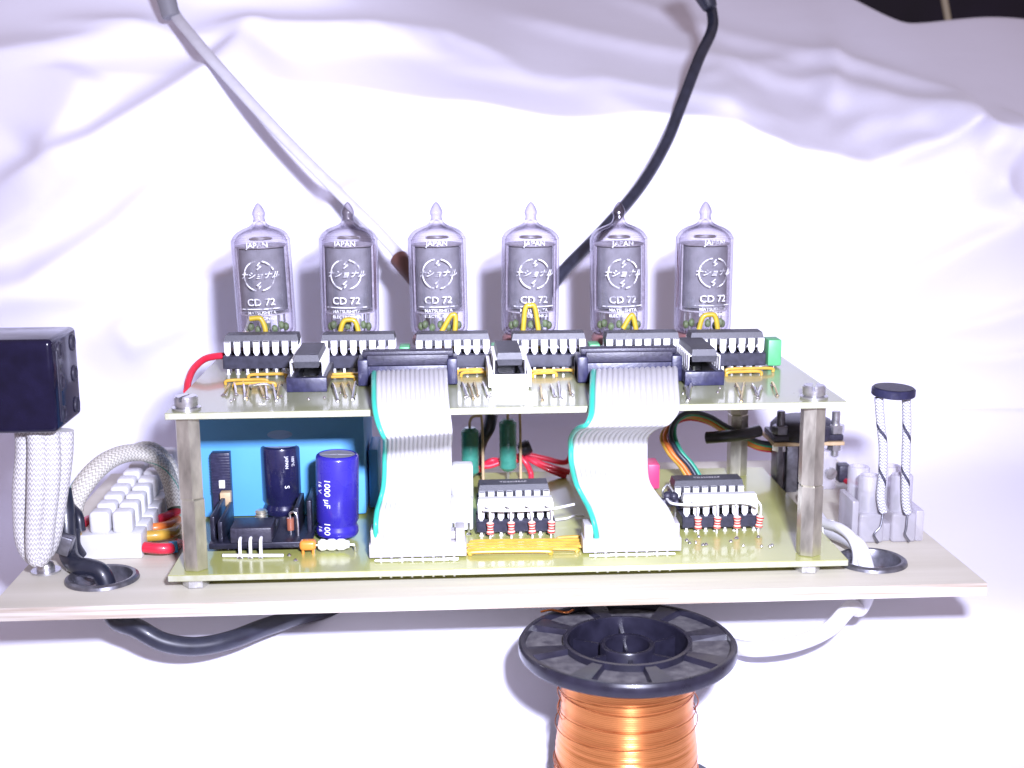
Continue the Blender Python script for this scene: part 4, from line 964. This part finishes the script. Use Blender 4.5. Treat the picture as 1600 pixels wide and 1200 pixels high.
for k_, pts in enumerate((((38, 672), (38, 710), (34, 760), (32, 800), (34, 835), (42, 862), (52, 876)), ((56, 672), (58, 710), (56, 770), (52, 830), (54, 868), (62, 880)), ((78, 672), (80, 720), (78, 780), (73, 830), (68, 866), (60, 880)), ((100, 672), (98, 720), (93, 775), (86, 820), (78, 855), (66, 874)))):
    Yk = (12, 9, 10, 14)[k_]
    wire(t, 'strand', [at(a_, b_, y=Yk) for a_, b_ in pts], [2.35-.016*k2-.12*math.sin(k2*.3+k_) for k2 in range(60)][:len(pts)*8-7], BRAID, sub=8, n=18)
t = thing('braided_sleeve', 'cream braided sleeve arching over the white terminal block', 'cable sleeve', 'white braided sleeves')
pts = ((112, 800, 34), (118, 778, 36), (140, 745, 40), (168, 720, 46), (200, 708, 52), (232, 710, 56), (255, 728, 58), (268, 760, 58), (274, 795, 55))
wire(t, 'sleeve', [at(a_, b_, y=Y_) for a_, b_, Y_ in pts], 3.0, BRAID2, sub=8, n=20, flat=.75)
t = thing('braided_sleeve', 'thin cream braided sleeve behind the arching one, by the spacer', 'cable sleeve', 'white braided sleeves')
wire(t, 'sleeve', [at(a_, b_, y=Y_) for a_, b_, Y_ in ((190, 712, 62), (225, 698, 66), (250, 706, 68), (270, 735, 68), (280, 775, 66), (286, 800, 62))], 1.6, BRAID2, sub=8, n=16)
# white terminal block, many poles deep
t = thing('terminal_block', 'white plastic terminal block with two rows of screw towers', 'terminal block')
x0 = at(131, 870, z=ZP).x; x1 = at(223, 872, z=ZP).x; y0 = at(176, 874, z=ZP).y
for k_ in range(9):
    yy = y0+k_*8.0; pole = MB(); sh = -k_*.2
    pole.box(x0+sh, x1+sh, yy, yy+7.4, ZP+.02, ZP+6.6, bev=.5, seg=2); po = pole.build('pole', WHP, t)
    xm = (x0+x1)/2+sh
    for cx_ in (xm-2.9, xm+2.9):
        tw = MB(); tw.box(cx_-2.55, cx_+2.55, yy+.9, yy+6.0, ZP+6.4, ZP+12.2, bev=1.1, seg=4); tw.build('tower', WHP, po)
# coloured wire ends on its right
WE = [((226, 855, 26), (250, 857, 25), (268, 856, 27), (278, 850, 36), RED, 1.45, 'red wire with a blue tip beside the terminal block\'s front pole'),
      ((226, 838, 33), (250, 836, 34), (270, 832, 38), (278, 826, 46), YELW, 1.5, 'yellow wire entering the second pole of the terminal block'),
      ((232, 826, 41), (250, 824, 42), (266, 820, 46), (276, 812, 54), ORW, 1.4, 'orange-red wire entering the terminal block above the yellow one'),
      ((246, 812, 48), (260, 808, 50), (272, 802, 54), (280, 795, 60), RED, 1.4, 'dark red wire, the rearmost one entering the terminal block')]
for a_, b_, c_, d_, m_, r_, lb in WE:
    t = thing('connecting_wire', lb, 'wire', 'coloured wires beside the white terminal block')
    P_ = [at(p[0], p[1], y=p[2]) for p in (a_, b_, c_, d_)]; wire(t, 'insulation', P_, r_, m_, sub=6, n=12)
    if m_ is RED and r_ > 1.42: mb = MB(); mb.cyl(P_[2]-Vector((.8, 0, 0)), P_[2]+Vector((1.5, .6, .2)), 1.6, n=14, bev=.3); mb.build('blue_tip', BLUEW, t)
for a_, b_, c_, m_, lb in (((140, 812, 38), (126, 818, 34), (112, 808, 32), RED, 'pink-red wire leaving the terminal block toward the braided sleeve'),
                     ((126, 850, 27), (118, 832, 26), (112, 812, 28), YELW, 'yellow wire among the black ones beside the braided sleeve'),
                     ((128, 868, 24), (118, 850, 23), (118, 828, 25), RUB, 'black wire curving beside the yellow one'),
                     ((108, 790, 30), (122, 806, 27), (126, 830, 26), RUB, 'black wire looping over the yellow one')):
    t = thing('connecting_wire', lb, 'wire', 'wires between sleeve and terminal block'); wire(t, 'insulation', [at(p[0], p[1], y=p[2]) for p in (a_, b_, c_)], 1.3, m_, sub=8, n=12)
# clamp and black cable
t = thing('cable_clamp', 'square dark metal clamp nut at the foot of the braided sleeve', 'clamp')
q = at(98, 850, y=16); mb = MB(); M_ = Matrix.Translation(q) @ Matrix.Rotation(.35, 4, 'Y')
mb.box(-2.3, 2.3, -1.5, 2, -2.4, 2.4, bev=.4, M=M_); mb.build('nut', DSTEEL, t)
wire(t, 'stud', [q+Vector((0, 1, -1)), q+Vector((.6, 1.5, -4)), (q.x+1, q.y+1.5, ZP)], 1.1, STEEL)
t = thing('black_cable', 'thick black cable diving through the ring beside the braided sleeve', 'cable')
wire(t, 'cable', [at(97, 765, y=26), at(102, 800, y=24), at(104, 835, y=22), at(108, 868, y=19), at(122, 884, y=14), at(142, 888, y=12), at(160, 898, y=11), (RL.x+1.5, RL.y, ZP-5), (RL.x+2.8, RL.y-1, ZP-10),
                  at(215, 982, y=6), at(255, 1003, y=6), at(305, 1010, y=8), at(360, 1000, y=12), at(420, 978, y=20), at(500, 955, y=34), at(600, 945, y=50)], 2.35, RUB, sub=8, n=18)
t = thing('round_head_screw', 'round-headed screw with washer fixed into the plywood beside the black cable', 'screw')
q = at(72, 893, z=ZP); mb = MB(); mb.lathe([(0, 0), (3.6, 0), (3.6, .5), (0, .5)], (q.x, q.y, ZP), 28); mb.build('washer', STEEL, t)
mb = MB(); mb.lathe([(2.2, .5), (2.2, 1.2), (1.9, 2.2), (1.2, 2.8), (0, 3.0)], (q.x, q.y, ZP), 24); mb.build('head', STEEL, t)

# red wire on the upper board's corner
t = thing('red_wire', 'red wire arching from the upper board edge to the first chip of the row', 'wire')
wire(t, 'insulation', [at(292, 612, y=34), at(294, 596, y=38), at(302, 577, y=44), at(318, 562, y=49), at(335, 557, y=52), at(352, 556, y=54), at(362, 558, y=55)], .95, RED, sub=8, n=12)
# wire down beside first spacer
# ------------------------------------------------------------------ cables over the cloth
t = thing('white_flat_cable', 'flat white twin cable running down the cloth behind the tubes', 'cable')
pw = [(262, -40, 172), (268, 12, 158), (303, 60, 144), (348, 112, 134), (440, 212, 124), (540, 312, 115), (600, 372, 110), (640, 424, 100), (668, 500, 95), (680, 560, 92)]
wire(t, 'cable', [at(a_, b_, y=Y_) for a_, b_, Y_ in pw], 2.05, mat('pale_grey_cable', (.55, .55, .60), .45, var=.06, scale=300), sub=8, n=18, flat=.55)
mb = MB(); mb.cyl(at(622, 402, y=104.6), at(652, 441, y=97), 2.9, 2.5, n=18, bev=.5); mb.build('cable_end_shadow', mat('brown_shadow_tone', (.12, .05, .04), .5, var=.2), t)  # solid brown stub: the shadow at the cable's end, put in as shape and colour
mb = MB(); A = at(252, -30, y=156); B = at(268, 28, y=154); mb.cyl(A, B, 3.4, 3.0, n=18, bev=.5); mb.build('grey_clip', mat('grey_rubber', (.22, .22, .25), .5), t)
t = thing('black_power_cable', 'black cable running down the cloth and ending behind the fourth tube', 'cable')
pk = [(1100, -30, 190), (1112, 18, 178), (1112, 48, 170), (1092, 92, 158), (1066, 160, 148), (1040, 225, 140), (1000, 292, 128), (940, 362, 114), (880, 424, 100), (850, 470, 95), (830, 540, 92)]
wire(t, 'cable', [at(a_, b_, y=Y_) for a_, b_, Y_ in pk], 1.95, RUB, sub=8, n=18)
mb = MB(); A = at(1090, -35, y=176); B = at(1110, 14, y=172); mb.cyl(A, B, 5.2, 2.6, n=18, bev=.5); mb.build('strain_relief', RUB, t)
t = thing('pale_stick', 'thin pale rod in the dark gap above the cloth', 'rod'); mb = MB(); mb.cyl(at(1470, -30, y=330), at(1483, 40, y=330), 1.6, n=12); mb.build('rod', mat('pale_wood', (.42, .36, .24), .5), t)

# ------------------------------------------------------------------ copper wire spool
t = thing('wire_spool', 'dark plastic spool of bright copper wire standing under the plywood', 'wire spool')
c = Vector((106.3, -13.3, 0)); zt_ = -13.6; R = 25.2; zb_ = -57
fl_ = thing_part(t, '')
mb = MB(); mb.lathe([(13.9, zt_-.2), (14.1, zt_), (15.0, zt_), (15.0, zt_-1.6), (R-1.4, zt_-1.6), (R-1.3, zt_-.1), (R-.9, zt_), (R-.3, zt_-.1), (R, zt_-.5), (R, zt_-2.9), (R-.3, zt_-3.3), (15, zt_-3.3), (15, zt_-4)], (c.x, c.y, 0), 96); fo = mb.build('top_flange', SPOOLM, t)
mb = MB(); mb.lathe([(15.02, zt_-1.55), (R-1.38, zt_-1.55)], (c.x, c.y, 0), 96); mb.lathe([(R-1.38, zt_-1.59), (15.02, zt_-1.59)], (c.x, c.y, 0), 96); mb.build('recess_floor', DUST, fo)
mb = MB()
for k_ in range(8):
    a = k_*PI/4+.2; M_ = Matrix.Translation((c.x, c.y, 0)) @ Matrix.Rotation(a, 4, 'Z'); mb.add([(14.9, -1.6, zt_-1.65), (R-1.3, -3.2, zt_-1.65), (R-1.3, 3.2, zt_-1.65), (14.9, 1.6, zt_-1.65), (14.9, -1.2, zt_-.25), (R-1.3, -2.6, zt_-.25), (R-1.3, 2.6, zt_-.25), (14.9, 1.2, zt_-.25)], [[0, 1, 5, 4], [1, 2, 6, 5], [2, 3, 7, 6], [3, 0, 4, 7], [4, 5, 6, 7], [3, 2, 1, 0]], None, 0, M_)
mb.build('rib', SPOOLM, fo)
mb = MB(); mb.lathe([(R+.02, zt_-.45), (R+.22, zt_-.8), (R+.22, zt_-2.6), (R+.02, zt_-2.95)], (c.x, c.y, 0), 96); mb.build('rim', SPOOLM, fo)
mb = MB(); mb.lathe([(5.2, zt_-9), (5.2, zt_-1.2), (5.5, zt_-1.0), (6.2, zt_-1.0), (6.4, zt_-1.3), (6.4, zt_-9), (13.8, zt_-9), (13.8, zt_-.1)], (c.x, c.y, 0), 64)
for k_ in range(6):
    a = k_*PI/3+.5; M_ = Matrix.Translation((c.x, c.y, 0)) @ Matrix.Rotation(a, 4, 'Z'); mb.box(6.3, 13.9, -.45, .45, zt_-8.9, zt_-2.4, M=M_)
mb.box(-.3, .3, -5.2, 5.2, zt_-9, zt_-3, M=Matrix.Translation((c.x, c.y, 0)))
mb.build('hub', SPOOLM, t)
mb = MB(); prof = [(15, zt_-3.3), (15.6, zt_-3.4)]
for k_ in range(60):
    z = zt_-3.6-k_*.62; rr = 15.55+.03*math.sin(k_*1.7)+(.0 if k_ < 22 else min(1.2, (k_-22)*.08)+.12*math.sin(k_*2.3)); prof.append((rr, z))
prof.append((15, zb_+3)); mb.lathe(prof, (c.x, c.y, 0), 96); mb.build('copper_winding', COIL, t)
CW = mat('copper_wire', (.60, .20, .06), .25, .9)
for k_ in range(14):
    z0_ = zt_-5-random.random()**.7*33; rr = 15.75+(0 if z0_ > -32 else .9)+random.random()*.5; a0 = random.uniform(0, 6.28); tl = random.uniform(-2.0, 2.0); wb = random.uniform(0, .25)
    pts = [(c.x+(rr+wb*math.sin(3*a))*math.cos(a+a0), c.y+(rr+wb*math.sin(3*a))*math.sin(a+a0), z0_+tl*math.sin(a)) for a in [2*PI*i/48 for i in range(49)]]
    mb = MB(); mb.tube(pts, .14, n=6); mb.build('loose_turn', CW, t)
for sx in (-1, 1):
    for k_ in range(3):
        z0_ = zt_-4-k_*4.5; mb = MB(); a = -PI/2+sx*1.45
        pts = [(c.x+(15.9+.9*math.sin(u*PI))*math.cos(a+.1*u), c.y+(15.9+.9*math.sin(u*PI))*math.sin(a+.1*u), z0_-5*u) for u in [i/10 for i in range(11)]]
        mb.tube(pts, .13, n=6); mb.build('loose_turn', CW, t)
mb = MB(); mb.lathe([(15, zb_+4), (R-.3, zb_+4), (R, zb_+3.6), (R, zb_+1.2), (R-.4, zb_+.9), (6, zb_+.9)], (c.x, c.y, 0), 96); mb.build('bottom_flange', SPOOLM, t)
wire(t, 'loose_turn', [at(845, 956, z=zt_+.6), at(862, 953, z=zt_+1.2), at(885, 957, z=zt_+.5), at(896, 953, z=zt_+1.6)], .3, CW, sub=6)

# ------------------------------------------------------------------ origins
for o in list(THINGS):
    if o.name not in COL.objects: continue
    if o.type == 'EMPTY' and o.location.length < 1e-9: settle(o)
for o in THINGS:
    if o.type == 'MESH' and o is not PLYO:
        settle(o)
